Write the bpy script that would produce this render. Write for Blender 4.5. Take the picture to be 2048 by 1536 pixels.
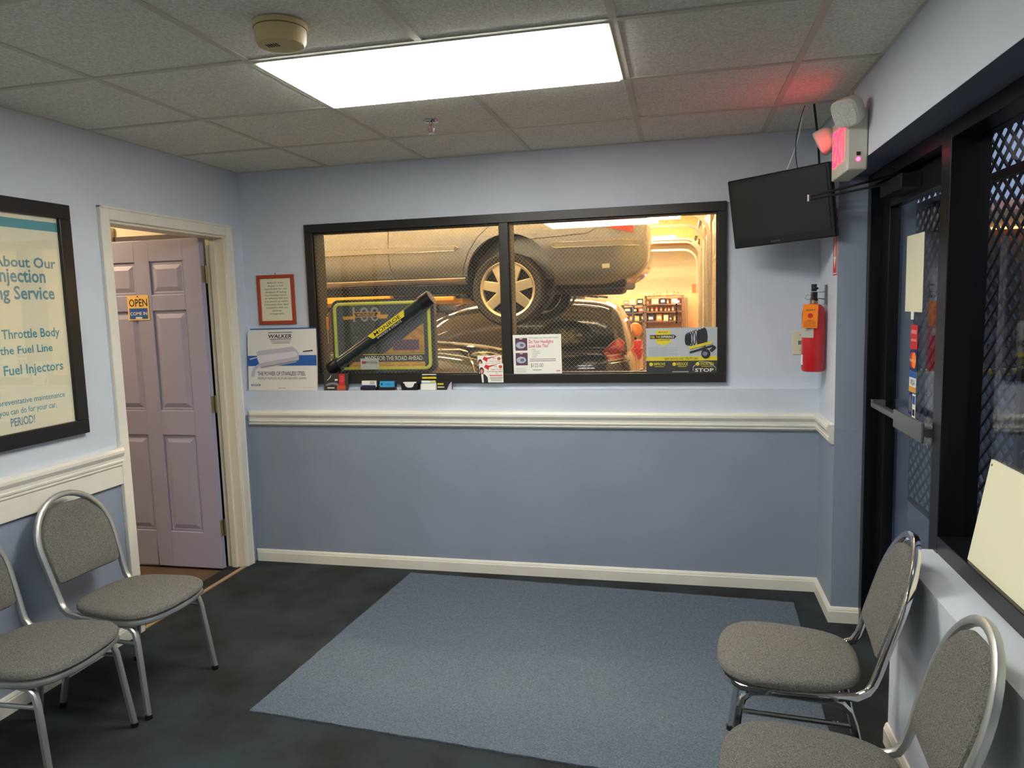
import bpy, bmesh, math, random
from mathutils import Vector, Matrix
from mathutils.bvhtree import BVHTree
random.seed(7)
PI = math.pi
for o in list(bpy.data.objects): bpy.data.objects.remove(o)
scn = bpy.context.scene
COL = scn.collection

# ------------------------------------------------------------------ camera
CAM = Vector((2.6135, -4.0595, 1.5659)); FPX = 1459.84
YAW, PIT, ROL = 0.22734, 0.10921, -0.02883
fw = Vector((-math.sin(YAW)*math.cos(PIT), math.cos(YAW)*math.cos(PIT), -math.sin(PIT)))
r0 = Vector((math.cos(YAW), math.sin(YAW), 0)); u0 = r0.cross(fw)
RT = math.cos(ROL)*r0 + math.sin(ROL)*u0
UP = -math.sin(ROL)*r0 + math.cos(ROL)*u0
cd = bpy.data.cameras.new('camera'); cd.sensor_width = 36; cd.lens = FPX/2048*36; cd.clip_start = .05; cd.clip_end = 200
co = bpy.data.objects.new('camera', cd); COL.objects.link(co)
m3 = Matrix((RT, UP, -fw)).transposed(); co.matrix_world = Matrix.Translation(CAM) @ m3.to_4x4()
scn.camera = co
def PX(x, y, ax, val):
    d = fw + RT*((x-1024)/FPX) - UP*((y-768)/FPX)
    return CAM + d*((val-CAM[ax])/d[ax])

# ------------------------------------------------------------------ world, exposure
w = bpy.data.worlds.new('world'); scn.world = w; w.use_nodes = True
bg = w.node_tree.nodes['Background']; bg.inputs[0].default_value = (.36, .47, .72, 1); bg.inputs[1].default_value = .32
scn.view_settings.view_transform = 'Standard'; scn.view_settings.look = 'None'
scn.view_settings.gamma = 1; scn.view_settings.use_curve_mapping = False
scn.view_settings.exposure = 1.62
PANEL = 7.5          # office ceiling panels
SHOP = 56.0          # shop tube lamps
HALL = 42.0

# ------------------------------------------------------------------ materials
def lin(c):
    return tuple((x/12.92 if x <= .04045 else ((x+.055)/1.055)**2.4) for x in (v/255 for v in c))
MATS = {}
def M(name, rgb, rough=.6, metal=0, var=0, vscale=8, bump=0, bscale=60, spec=.5, coat=0, emit=0, rgb2=None, detail=3, stretch=None, emrgb=None, trans=0, alpha=1):
    if name in MATS: return MATS[name]
    m = bpy.data.materials.new(name); m.use_nodes = True; nt = m.node_tree; b = nt.nodes['Principled BSDF']
    c = lin(rgb); b.inputs['Base Color'].default_value = (*c, 1)
    b.inputs['Roughness'].default_value = rough; b.inputs['Metallic'].default_value = metal
    b.inputs['Specular IOR Level'].default_value = spec; b.inputs['Coat Weight'].default_value = coat
    b.inputs['Transmission Weight'].default_value = trans
    if emit:
        b.inputs['Emission Color'].default_value = (*lin(emrgb or rgb), 1); b.inputs['Emission Strength'].default_value = emit
    if var or bump:
        tc = nt.nodes.new('ShaderNodeTexCoord'); src = tc.outputs['Object']
        if stretch:
            mp = nt.nodes.new('ShaderNodeMapping'); mp.inputs['Scale'].default_value = stretch; nt.links.new(src, mp.inputs[0]); src = mp.outputs[0]
    if var:
        n = nt.nodes.new('ShaderNodeTexNoise'); n.inputs['Scale'].default_value = vscale; n.inputs['Detail'].default_value = detail
        nt.links.new(src, n.inputs['Vector'])
        rp = nt.nodes.new('ShaderNodeValToRGB'); rp.color_ramp.elements[0].position = .32; rp.color_ramp.elements[1].position = .68
        d = lin(rgb2) if rgb2 else tuple(v*(1-var) for v in c)
        rp.color_ramp.elements[0].color = (*d, 1); rp.color_ramp.elements[1].color = (*(min(1, v*(1+var*.4)) for v in c), 1)
        nt.links.new(n.outputs['Fac'], rp.inputs[0]); nt.links.new(rp.outputs[0], b.inputs['Base Color'])
    if bump:
        n2 = nt.nodes.new('ShaderNodeTexNoise'); n2.inputs['Scale'].default_value = bscale; n2.inputs['Detail'].default_value = 4
        nt.links.new(src, n2.inputs['Vector'])
        bp = nt.nodes.new('ShaderNodeBump'); bp.inputs['Strength'].default_value = bump; bp.inputs['Distance'].default_value = .01
        nt.links.new(n2.outputs['Fac'], bp.inputs['Height']); nt.links.new(bp.outputs[0], b.inputs['Normal'])
    MATS[name] = m; return m
def glass_mat(name, tint=(1, 1, 1), ior=1.5, rough=0.0):
    if name in MATS: return MATS[name]
    m = bpy.data.materials.new(name); m.use_nodes = True; nt = m.node_tree
    for n in list(nt.nodes): nt.nodes.remove(n)
    o = nt.nodes.new('ShaderNodeOutputMaterial'); mx = nt.nodes.new('ShaderNodeMixShader')
    t = nt.nodes.new('ShaderNodeBsdfTransparent'); t.inputs[0].default_value = (*tint, 1)
    g = nt.nodes.new('ShaderNodeBsdfGlossy'); g.inputs['Roughness'].default_value = rough
    lw = nt.nodes.new('ShaderNodeLayerWeight'); lw.inputs[0].default_value = .5
    pw_ = nt.nodes.new('ShaderNodeMath'); pw_.operation = 'POWER'; pw_.inputs[1].default_value = 5
    ma = nt.nodes.new('ShaderNodeMath'); ma.operation = 'MULTIPLY_ADD'; ma.inputs[1].default_value = .955; ma.inputs[2].default_value = .045
    nt.links.new(lw.outputs['Facing'], pw_.inputs[0]); nt.links.new(pw_.outputs[0], ma.inputs[0]); nt.links.new(ma.outputs[0], mx.inputs[0])
    nt.links.new(t.outputs[0], mx.inputs[1]); nt.links.new(g.outputs[0], mx.inputs[2]); nt.links.new(mx.outputs[0], o.inputs[0])
    MATS[name] = m; return m

WALLU = M('paint_light_blue', (202, 212, 224), .62, var=.05, vscale=2.5, bump=.08, bscale=180)
WALLL = M('paint_slate_blue', (140, 152, 170), .55, var=.06, vscale=2.5, bump=.08, bscale=180)
WHITE = M('trim_white', (226, 225, 214), .35, var=.05, vscale=6)
CREAM = M('hall_cream', (232, 218, 190), .6, var=.04, vscale=3)
SHOPW = M('shop_wall_cream', (236, 224, 188), .7, var=.08, vscale=1.5)
CARPET = M('carpet_charcoal', (62, 72, 78), .95, var=.45, vscale=3.2, bump=.9, bscale=420, rgb2=(54, 54, 52), spec=.1, detail=8)
RUG = M('rug_blue_grey', (116, 130, 144), .97, var=.4, vscale=240, bump=.8, bscale=320, rgb2=(82, 94, 108), spec=.1, detail=6, stretch=(.6, 1.6, 1))
TILE = M('ceiling_tile', (236, 233, 224), .9, var=.16, vscale=120, bump=.35, bscale=220, detail=5, rgb2=(212, 208, 198), spec=.1)
TEE = M('ceiling_tee', (200, 195, 182), .5)
BRONZE = M('bronze_frame', (46, 43, 40), .38, .25, var=.1, vscale=20)
BLACKM = M('black_anodised', (22, 23, 25), .3, .4)
BLACK = M('black_plastic', (20, 20, 22), .4)
FABRIC = M('fabric_heather_grey', (142, 141, 136), .95, var=.5, vscale=330, bump=.8, bscale=500, rgb2=(95, 94, 91), spec=.1, detail=4)
SILVER = M('silver_paint', (176, 180, 178), .36, .75)
CHROME = M('chrome', (215, 215, 215), .07, 1)
GREYM = M('grey_metal', (130, 132, 134), .35, .8)
BRASS = M('hinge_brass', (150, 140, 110), .4, .8)
DOORP = M('door_blue_grey', (160, 160, 184), .45)
GLASS = glass_mat('window_glass')
PAPER = M('paper_white', (238, 238, 228), .6)
CREAMP = M('paper_cream', (226, 224, 196), .6)
INK = M('ink_black', (28, 28, 30), .6)
INKG = M('ink_grey', (110, 112, 118), .6)
TEAL = M('ink_teal', (72, 146, 156), .6); TEALB = M('ink_teal_blue', (96, 140, 156), .6)
BLUEI = M('ink_blue', (34, 92, 172), .55); NAVY = M('ink_navy', (34, 42, 110), .55)
REDI = M('ink_red', (205, 40, 50), .55); MAGI = M('ink_magenta', (206, 52, 110), .55)
YELI = M('ink_yellow', (222, 206, 50), .55); ORNG = M('ink_orange', (255, 140, 20), .55)
LIME = M('lime_tube', (196, 204, 66), .35); CYAN = M('ink_cyan', (60, 170, 220), .5)
GOLD = M('ink_gold', (216, 160, 62), .55); DARKP = M('panel_dark_green_grey', (52, 62, 60), .35)
REDP = M('extinguisher_red', (190, 22, 36), .28, coat=.4)
SKIN = M('ink_skin', (214, 150, 130), .6)

# ------------------------------------------------------------------ mesh helpers
class G:
    def __init__(s): s.v = []; s.f = []; s.mi = []; s.m = 0
    def add(s, vs, fs):
        k = len(s.v); s.v += [tuple(v) for v in vs]
        for f in fs: s.f.append([i+k for i in f]); s.mi.append(s.m)
        return s
    def box(s, x0, y0, z0, x1, y1, z1, M4=None):
        x0, x1 = sorted((x0, x1)); y0, y1 = sorted((y0, y1)); z0, z1 = sorted((z0, z1))
        vs = [Vector(p) for p in ((x0,y0,z0),(x1,y0,z0),(x1,y1,z0),(x0,y1,z0),(x0,y0,z1),(x1,y0,z1),(x1,y1,z1),(x0,y1,z1))]
        if M4: vs = [M4 @ v for v in vs]
        return s.add(vs, [(0,3,2,1),(4,5,6,7),(0,1,5,4),(1,2,6,5),(2,3,7,6),(3,0,4,7)])
    def prism(s, pts, fn, a, b):           # pts 2D polygon (ccw seen from the a side), fn(p, t) -> 3D
        n = len(pts); vs = [fn(p, a) for p in pts] + [fn(p, b) for p in pts]
        fs = [list(range(n))[::-1], list(range(n, 2*n))] + [(i, (i+1) % n, n+(i+1) % n, n+i) for i in range(n)]
        return s.add(vs, fs)
    def tube(s, path, r, n=8, closed=False, sq=1.0, flat=1.0, ref=None):
        P = [Vector(p) for p in path]; N = len(P); rings = []
        prevn = None
        for i in range(N):
            if closed: t = (P[(i+1) % N]-P[i-1]).normalized()
            else: t = (P[min(i+1, N-1)]-P[max(i-1, 0)]).normalized()
            if prevn is None:
                a = Vector(ref) if ref else (Vector((0,0,1)) if abs(t.z) < .9 else Vector((1,0,0)))
                nn = (a - t*a.dot(t)).normalized()
            else:
                nn = (prevn - t*prevn.dot(t)).normalized()
            prevn = nn; bb = t.cross(nn); rr = r[i] if isinstance(r, (list, tuple)) else r
            ring = []
            for k in range(n):
                a = 2*PI*(k+.5)/n; ca, sa = math.cos(a), math.sin(a)
                if sq != 1: ca = math.copysign(abs(ca)**sq, ca); sa = math.copysign(abs(sa)**sq, sa)
                ring.append(P[i] + nn*(rr*ca*flat) + bb*(rr*sa))
            rings.append(ring)
        vs = [v for R_ in rings for v in R_]; fs = []
        for i in range(N if closed else N-1):
            j = (i+1) % N
            for k in range(n): fs.append((i*n+k, i*n+(k+1) % n, j*n+(k+1) % n, j*n+k))
        if not closed: fs += [tuple(range(n))[::-1], tuple(range((N-1)*n, N*n))]
        return s.add(vs, fs)
    def lathe(s, prof, n=20, o=(0,0,0), ax='z', cap=True):   # prof [(r, h)]
        vs = []; fs = []; o = Vector(o)
        for (r, h) in prof:
            for k in range(n):
                a = 2*PI*k/n; c, q = r*math.cos(a), r*math.sin(a)
                p = {'z': (c, q, h), 'y': (c, h, q), 'x': (h, c, q)}[ax]; vs.append(o+Vector(p))
        for i in range(len(prof)-1):
            for k in range(n): fs.append((i*n+k, i*n+(k+1) % n, (i+1)*n+(k+1) % n, (i+1)*n+k))
        if cap: fs += [tuple(range(n))[::-1], tuple(range((len(prof)-1)*n, len(prof)*n))]
        return s.add(vs, fs)
    def grid(s, fn, nu, nv, closeu=False):
        vs = [fn(i, j) for j in range(nv) for i in range(nu)]; fs = []
        for j in range(nv-1):
            for i in range(nu if closeu else nu-1):
                k = (i+1) % nu; fs.append((j*nu+i, j*nu+k, (j+1)*nu+k, (j+1)*nu+i))
        return s.add(vs, fs)
    def sphere(s, c, rx, ry, rz, n=12, m=8):
        vs = []; fs = []
        for j in range(m+1):
            t = PI*j/m
            for i in range(n):
                a = 2*PI*i/n; vs.append((c[0]+rx*math.sin(t)*math.cos(a), c[1]+ry*math.sin(t)*math.sin(a), c[2]+rz*math.cos(t)))
        for j in range(m):
            for i in range(n): fs.append((j*n+i, (j+1)*n+i, (j+1)*n+(i+1) % n, j*n+(i+1) % n))
        return s.add(vs, fs)
    def build(s, name, mat, parent=None, smooth=False, bevel=0, loc=None, rot=None, sub=0):
        me = bpy.data.meshes.new(name); me.from_pydata(s.v, [], s.f)
        for mm in (mat if isinstance(mat, (list, tuple)) else [mat]): me.materials.append(mm)
        if any(s.mi): me.polygons.foreach_set('material_index', s.mi)
        bm = bmesh.new(); bm.from_mesh(me); bmesh.ops.remove_doubles(bm, verts=bm.verts, dist=1e-6); bmesh.ops.recalc_face_normals(bm, faces=bm.faces); bm.to_mesh(me); bm.free()
        if smooth:
            me.polygons.foreach_set('use_smooth', [True]*len(me.polygons))
        o = bpy.data.objects.new(name, me); COL.objects.link(o)
        if parent: o.parent = parent
        if loc: o.location = loc
        if rot: o.rotation_euler = rot
        if bevel:
            b = o.modifiers.new('bevel', 'BEVEL'); b.width = bevel; b.segments = 2; b.limit_method = 'ANGLE'
        if sub:
            b = o.modifiers.new('subsurf', 'SUBSURF'); b.levels = sub; b.render_levels = sub
        if smooth and not sub:
            b = o.modifiers.new('edges', 'EDGE_SPLIT'); b.split_angle = math.radians(40)
        return o
def tag(o, label, cat, group=None):
    o['label'] = label; o['category'] = cat
    if group: o['group'] = group
    return o
def thing(name, label, cat, loc=(0,0,0), rz=0, group=None, rot=None):
    o = bpy.data.objects.new(name, None); COL.objects.link(o); o.empty_display_size = .1
    o.location = loc; o.rotation_euler = rot or (0, 0, rz)
    return tag(o, label, cat, group)
def struct(o, label=None):
    o['kind'] = 'structure'
    if label: o['label'] = label
    return o
def sthing(name, loc=(0,0,0), rz=0, label=None):
    o = bpy.data.objects.new(name, None); COL.objects.link(o); o.location = loc; o.rotation_euler = (0,0,rz); o.empty_display_size = .1
    return struct(o, label)
def box(name, mat, x0, y0, z0, x1, y1, z1, parent=None, bevel=0):
    return G().box(x0,y0,z0,x1,y1,z1).build(name, mat, parent, bevel=bevel)
# flat print in a sign's local XZ plane, front facing -y
LAY = [.0004]
def rect(par, name, mat, x0, z0, x1, z1, y=-.0005, t=.0006):
    return G().box(x0, y-t, z0, x1, y, z1).build(name, mat, par)
def poly(par, name, mat, pts, y=-.0005, t=.0006):
    return G().prism(pts, lambda p, a: (p[0], a, p[1]), y, y-t).build(name, mat, par)
def txt(par, s, mat, x0, z0, x1, z1, y=-.001, name='lettering', shear=0, offset=0):   # z0 baseline, z1 cap height
    cu = bpy.data.curves.new('t', 'FONT'); cu.body = s; cu.resolution_u = 2; cu.shear = shear; cu.offset = offset; cu.space_line = 1.0
    ob = bpy.data.objects.new('t', cu); COL.objects.link(ob)
    bpy.context.view_layer.update()
    me = bpy.data.meshes.new_from_object(ob.evaluated_get(bpy.context.evaluated_depsgraph_get()))
    bpy.data.objects.remove(ob); bpy.data.curves.remove(cu)
    xs = [v.co.x for v in me.vertices]; ys = [v.co.y for v in me.vertices]
    if not xs: return None
    sx = (x1-x0)/(max(xs)-min(xs)); sz = (z1-z0)/(.729+2*offset); mx, mz = min(xs), -offset
    for v in me.vertices:
        v.co = (x0+(v.co.x-mx)*sx, y, z0+(v.co.y-mz)*sz)
    me.materials.clear(); me.materials.append(mat)
    o = bpy.data.objects.new(name, me); COL.objects.link(o); o.parent = par
    return o

# ------------------------------------------------------------------ room dimensions
XR, XC, YC, CH = 3.318, 3.44, -.435, 2.40
YF = -6.55; T = .6096; SOF = 2.09; LEDGE = 1.08
WX0, WX1, WZ0, WZ1 = .436, 2.855, 1.117, 2.068       # shop window, outer frame
YK = -1.43                                            # knee wall starts

# floor
g = G().box(-.12, YF-.15, -.12, XC+.12, 0, 0); struct(g.build('floor', CARPET), 'dark charcoal carpet floor')
# back wall with window hole; slate paint below the chair rail, ledge at LEDGE
g = G()
g.m = 0
g.box(-.12, 0, LEDGE, WX0+.02, .15, 2.6); g.box(WX1-.02, 0, LEDGE, XC+.2, .15, 2.6)
g.box(WX0+.02, 0, WZ1-.02, WX1-.02, .15, 2.6); g.box(WX0+.02, 0, LEDGE, WX1-.02, .15, WZ0+.02)
g.box(0, -.06, .93, XR, .15, LEDGE)
g.m = 1; g.box(0, -.06, 0, XR, .15, .93)
struct(g.build('wall_back', [WALLU, WALLL]), 'back wall, pale blue above the chair rail and slate blue below')
# left wall with door opening
DY0, DY1, DZ = -1.085, -.175, 2.015
g = G(); g.box(-.12, YF, .93, 0, DY0, 2.6); g.box(-.12, DY0, DZ, 0, DY1, 2.6); g.box(-.12, DY1, .93, 0, 0, 2.6)
g.m = 1; g.box(-.12, YF, -.1, 0, DY0, .93); g.box(-.12, DY1, -.1, 0, 0, .93)
struct(g.build('wall_left', [WALLU, WALLL]), 'left wall with doorway, framed poster and white chair rail')
# right wall: column strip, header over the storefront, knee wall, far pier
g = G(); g.box(XR, YC, .93, XC+.2, 0, SOF); g.box(XR, YF, SOF, XC+.2, 0, 2.6); g.box(XR, YF, .70, XC+.2, -4.6, SOF)
g.box(XR, YF, 0, XC+.12, YK, .705)
g.m = 1; g.box(XR, YC, 0, XC+.2, 0, .93)
g.m = 1; g.add([(XR, YC-.0015, .93), (XC, YC-.0015, .93), (XC, YC-.0015, SOF), (XR, YC-.0015, SOF)], [(0,1,2,3)])
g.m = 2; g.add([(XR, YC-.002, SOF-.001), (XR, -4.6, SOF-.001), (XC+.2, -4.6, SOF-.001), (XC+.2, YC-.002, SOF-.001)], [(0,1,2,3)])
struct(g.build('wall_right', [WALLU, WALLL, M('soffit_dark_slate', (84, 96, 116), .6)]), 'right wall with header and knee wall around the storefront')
struct(box('wall_front', WALLU, -.12, YF-.15, 0, XC+.2, YF, 2.6))

# ceiling: slab, tees, tiles
cl = struct(box('ceiling', TILE, -.12, YF, 2.46, XC+.2, .0, 2.56), 'suspended ceiling of square off-white tiles')
xs = [0, 1.2036-T, 1.2036, 1.2036+T, 1.2036+2*T, 1.2036+3*T, XR]
ys = [0, -.5442] + [-.5442-T*k for k in range(1, 10)] + [YF]
ys = [y for y in ys if y >= YF]
tw = .012
panels = [(2, 2), (2, 6)]          # (ix, iy) first cell, two cells wide
skip = set()
for ix, iy in panels: skip |= {(ix, iy), (ix+1, iy)}
tmesh = {}
for i in range(len(xs)-1):
    for j in range(len(ys)-1):
        if (i, j) in skip: continue
        a, b, c, d = xs[i], xs[i+1], ys[j+1], ys[j]; key = (round(b-a, 3), round(d-c, 3))
        if key not in tmesh:
            hw, hd = (b-a)/2-.003, (d-c)/2-.003
            o = G().box(-hw, -hd, .003, hw, hd, .018).build('tile', TILE, cl); tmesh[key] = o.data
        else:
            o = bpy.data.objects.new('tile', tmesh[key]); COL.objects.link(o); o.parent = cl
        o.location = ((a+b)/2, (c+d)/2, CH)
        o.rotation_euler = (random.uniform(-1, 1)*.0015, random.uniform(-1, 1)*.0015, 0)
for x in xs:
    g = G(); g.box(max(x-tw, 0), YF, CH-.001, min(x+tw, XR), 0, CH+.004); g.box(x-.001 if 0 < x < XR else x, YF, CH, x+.001 if 0 < x < XR else x+.0005, 0, CH+.05); g.build('tee', TEE, cl)
for j, y in enumerate(ys):
    segs = [(0, XR)]
    o = G()
    for a, b in segs: o.box(a, max(y-tw, YF), CH-.0015, b, min(y+tw, 0), CH+.003)
    o.build('tee', TEE, cl)
# the mid tee must not cross the light panels -> panels hang a hair lower
EM = M('panel_lens_lit', (255, 252, 244), .5, emit=PANEL, emrgb=(255, 250, 240))
for k, (ix, iy) in enumerate(panels):
    a, b, c, d = xs[ix], xs[ix+2], ys[iy+1], ys[iy]
    t = thing('ceiling_light', ['lit rectangular fluorescent panel in the ceiling near the sprinkler', 'lit rectangular fluorescent panel in the ceiling behind the viewer'][k], 'ceiling light', ((a+b)/2, (c+d)/2, CH))
    hw, hd = (b-a)/2-.012, (d-c)/2-.012
    G().box(-hw+.012, -hd+.012, -.012, hw-.012, hd-.012, -.002).build('lens', EM, t, bevel=.004)
    g = G(); g.box(-hw, -hd, -.005, hw, -hd+.012, .06); g.box(-hw, hd-.012, -.005, hw, hd, .06); g.box(-hw, -hd+.012, -.005, -hw+.012, hd-.012, .06); g.box(hw-.012, -hd+.012, -.005, hw, hd-.012, .06)
    g.build('door_frame', WHITE, t)

# ------------------------------------------------------------------ trims
def rail_profile(h, d):     # chair rail profile (depth, height) from bottom
    return [(0, 0), (d*.35, 0), (d*.40, h*.06), (d*.62, h*.10), (d*.62, h*.17), (d*.50, h*.20), (d*.72, h*.25), (d*.75, h*.34), (d*.68, h*.38), (d*.70, h*.52), (d*.85, h*.62), (d, h*.72), (d, h*.86), (d*.8, h), (0, h)]
RP = rail_profile(.092, .034)
def run(name, prof, x0, y0, x1, y1, z, nx, ny, mat=WHITE, m0=0, m1=0, label=None):
    L = math.hypot(x1-x0, y1-y0); tx, ty = (x1-x0)/L, (y1-y0)/L
    n = len(prof); vs = []
    for (x, y, m) in ((x0, y0, m0), (x1, y1, m1)):
        for d, h in prof: vs.append((x+nx*d+tx*d*m, y+ny*d+ty*d*m, z+h))
    fs = [list(range(n))[::-1], list(range(n, 2*n))]+[(i, (i+1) % n, n+(i+1) % n, n+i) for i in range(n)]
    return struct(G().add(vs, fs).build(name, mat), label)
BP = [(0, 0), (.014, 0), (.014, .055), (.011, .06), (.011, .064), (.006, .074), (0, .076)]
run('trim_1', RP, 0, -.06, XR, -.06, .867, 0, -1, m0=1, m1=-1, label='white chair rail along the back wall')
run('trim_2', RP, XR, -.06, XR, YC, .867, -1, 0, m0=1, label='short white chair rail return beside the storefront')
run('trim_3', RP, 0, DY0-.05, 0, YF, .848, 1, 0, label='white chair rail along the left wall')
struct(box('trim_4', WHITE, 0, YF, .765, .016, DY0-.05, .850), 'flat white board under the left chair rail')
run('baseboard_back', BP, 0, -.06, XR, -.06, 0, 0, -1, m0=1, m1=-1)
run('baseboard_right', BP, XR, -.06, XR, YC, 0, -1, 0, m0=1, m1=1)
run('baseboard_column', BP, XR, YC, XC, YC, 0, 0, -1, m0=-1)
run('baseboard_left', BP, 0, DY0-.05, 0, YF, 0, 1, 0)
run('baseboard_window', BP, XR, YK, XR, YF, 0, -1, 0)
bs = bpy.data.objects['baseboard_left']
# door casing + jamb
CP = [(0, 0), (.012, 0), (.017, .012), (.017, .03), (.012, .045), (.014, .055), (0, .055)]
dc = sthing('door_1', (0, 0, 0), label='white cased doorway with an open six panel door')
def casing(a0, a1, along, flip):   # build moulding boxes on x=0 plane
    pass
g = G(); g.box(0, DY0-.055, 0, .016, DY0+.004, DZ+.055); g.build('casing', WHITE, dc, bevel=.004)
g = G(); g.box(0, DY1-.004, 0, .016, DY1+.055, DZ+.055); g.build('casing', WHITE, dc, bevel=.004)
g = G(); g.box(0, DY0+.004, DZ-.004, .016, DY1-.004, DZ+.055); g.build('casing', WHITE, dc, bevel=.004)
for a in ((DY0-.058, DY0-.047), (DY1+.046, DY1+.057)):
    G().box(0, a[0], 0, .021, a[1], DZ+.06).build('casing_edge', WHITE, dc, bevel=.003)
G().box(0, DY0-.058, DZ+.047, .021, DY1+.057, DZ+.058).build('casing_edge', WHITE, dc, bevel=.003)
JM = M('jamb_cream', (226, 220, 200), .4)
G().box(-.119, DY0, 0, .002, DY0+.016, DZ).build('jamb', JM, dc); G().box(-.119, DY1-.016, 0, .002, DY1, DZ).build('jamb', JM, dc)
G().box(-.119, DY0+.016, DZ-.016, .002, DY1-.016, DZ).build('jamb', JM, dc)
G().box(-.085, DY1-.028, 0, -.05, DY1-.016, DZ-.016).build('door_stop', JM, dc); G().box(-.085, DY0+.016, 0, -.05, DY0+.028, DZ-.016).build('door_stop', JM, dc)
G().box(-.02, DY0+.016, 0, .006, DY1-.016, .006).build('threshold', M('threshold_tan', (176, 150, 120), .4, .3), dc)
# door leaf, open 90 degrees into the hall; visible face looks to -y
LX1, LX0, LY0, LY1 = -.105, -.895, -.266, -.233
leaf = G().box(LX0, LY0+.006, .012, LX1, LY1, 2.0).build('leaf', DOORP, dc)
# stiles/rails/panels proud of the recessed slab: two columns x three rows
st, mid = .115, .10; W_ = LX1-LX0; pw = (W_-2*st-mid)/2
rows = [(.235, .835), (.985, 1.585), (1.68, 1.875)]
g = G()
for (a, b) in ((LX0, LX0+st), (LX1-st, LX1), (LX0+st+pw, LX0+st+pw+mid)): g.box(a, LY0-.004, .012, b, LY0+.006, 2.0)
zz = [.012]+[v for r_ in rows for v in r_]+[2.0]
for k in range(0, len(zz), 2):
    for a in (LX0+st, LX0+st+pw+mid): g.box(a, LY0-.004, zz[k], a+pw, LY0+.006, zz[k+1])
g.build('stiles_and_rails', DOORP, leaf, bevel=.003)
for a in (LX0+st, LX0+st+pw+mid):
    for (z0, z1) in rows:
        def fr(i): return (a+i, z0+i, a+pw-i, z1-i)
        lv = [(0.0, .006), (.012, .004), (.018, .0055), (.045, -.003)]
        vs = []; fs = []
        for (ins, yy) in lv:
            p = fr(ins); vs += [(p[0], LY0+yy, p[1]), (p[2], LY0+yy, p[1]), (p[2], LY0+yy, p[3]), (p[0], LY0+yy, p[3])]
        for q in range(len(lv)-1):
            for k in range(4): fs.append((q*4+k, q*4+(k+1) % 4, (q+1)*4+(k+1) % 4, (q+1)*4+k))
        fs.append(tuple(range((len(lv)-1)*4, len(lv)*4)))
        G().add(vs, fs).build('panel', DOORP, leaf)
for z in (.26, 1.02, 1.79):
    h = G(); h.box(LX1-.001, LY0+.002, z-.05, LX1+.002, LY1, z+.05); h.lathe([(.006, z-.052), (.006, z+.052)], 10, (LX1+.008, LY1+.004, 0)); h.box(LX1+.004, LY1+.002, z-.05, -.07, DY1-.0155, z+.05) if False else None
    h.build('hinge', BRASS, leaf)
G().lathe([(.012, 0), (.012, -.03), (.028, -.04), (.03, -.058), (.018, -.068)], 14, (LX0+.06, LY0-.004, .96), 'y').build('door_knob', BRASS, leaf)

# ------------------------------------------------------------------ hall beyond the door
struct(box('wall_hall_back', CREAM, -2.6, 0, -.1, -.12, .15, 2.6)); struct(box('wall_hall_left', CREAM, -2.75, -3.0, -.1, -2.6, .15, 2.6)); struct(box('wall_hall_front', CREAM, -2.75, -3.15, -.1, -.12, -3.0, 2.6))
struct(box('floor_hall', M('hall_floor_brown', (92, 74, 56), .5, var=.3, vscale=3), -2.75, -3.1, -.12, -.12, 0, -.002)); struct(box('ceiling_hall', CREAM, -2.75, -3.15, 2.5, -.12, .0, 2.6))
hd = sthing('door_2', label='dark brown door with cream casing in the hall beyond')
BRN = M('door_dark_brown', (52, 34, 30), .45, var=.2, vscale=4)
box('leaf', BRN, -.90, -.012, 0, -.125, -.001, 2.06, hd)  # leaf extended to darken the gap beside the open door's hinges
for a in ((-.965, -.905),): box('casing', JM, a[0], -.03, 0, a[1], -.001, 2.12, hd)
hl = thing('hall_light', 'round warm ceiling light in the hall beyond the open door', 'ceiling light', (-1.35, -.75, 2.5))
G().lathe([(.16, 0), (.16, -.02), (.15, -.03)], 24).build('base', WHITE, hl, smooth=True)
G().lathe([(.145, -.03), (.13, -.06), (.08, -.085), (.01, -.095)], 24).build('diffuser', M('hall_lamp_lit', (255, 214, 160), .5, emit=HALL, emrgb=(255, 222, 180)), hl, smooth=True)

# ------------------------------------------------------------------ shop window (wired glass)
wn = sthing('window_1', label='bronze framed wired-glass window onto the repair shop')
FM = .034; MX0, MX1 = 1.632, 1.682
def fbox(n, *a): return G().box(*a).build(n, BRONZE, wn, bevel=.002)
fbox('frame_rail', WX0, -.028, WZ1-.05, WX1, .13, WZ1); fbox('frame_rail', WX0, -.028, WZ0, WX1, .13, WZ0+.052)
fbox('frame_stile', WX0, -.028, WZ0+.052, WX0+.05, .13, WZ1-.05); fbox('frame_stile', WX1-.045, -.028, WZ0+.052, WX1, .13, WZ1-.05)
fbox('mullion', MX0, -.028, WZ0+.052, MX1, .13, WZ1-.05)
WIRE = M('wire_steel', (214, 208, 196), .5, .3)
for (a, b) in ((WX0+.05, MX0), (MX1, WX1-.045)):
    z0, z1 = WZ0+.052, WZ1-.05
    pn = G().box(a, .004, z0, b, .010, z1).build('pane', GLASS, wn)
    g = G(); sp = .0235; rr = .00036
    for s_ in (1, -1):
        c = -(z1-z0); n = int(((b-a)+(z1-z0))/sp)+1
        for k in range(n):
            off = k*sp - (z1-z0) if s_ > 0 else k*sp
            # line x = a+off + s*(z-z0)
            pts = []
            ta, tb = 0, z1-z0
            lo = (0-off)*s_; hi = ((b-a)-off)*s_; lo, hi = min(lo, hi), max(lo, hi)
            ta, tb = max(ta, lo), min(tb, hi)
            if tb-ta < .01: continue
            p0 = Vector((a+off+s_*ta, .0028, z0+ta)); p1 = Vector((a+off+s_*tb, .0028, z0+tb))
            g.tube([p0, p1], rr, 3)
    wm = g.build('wire_mesh', WIRE, pn); wm['kind'] = 'stuff'
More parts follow.
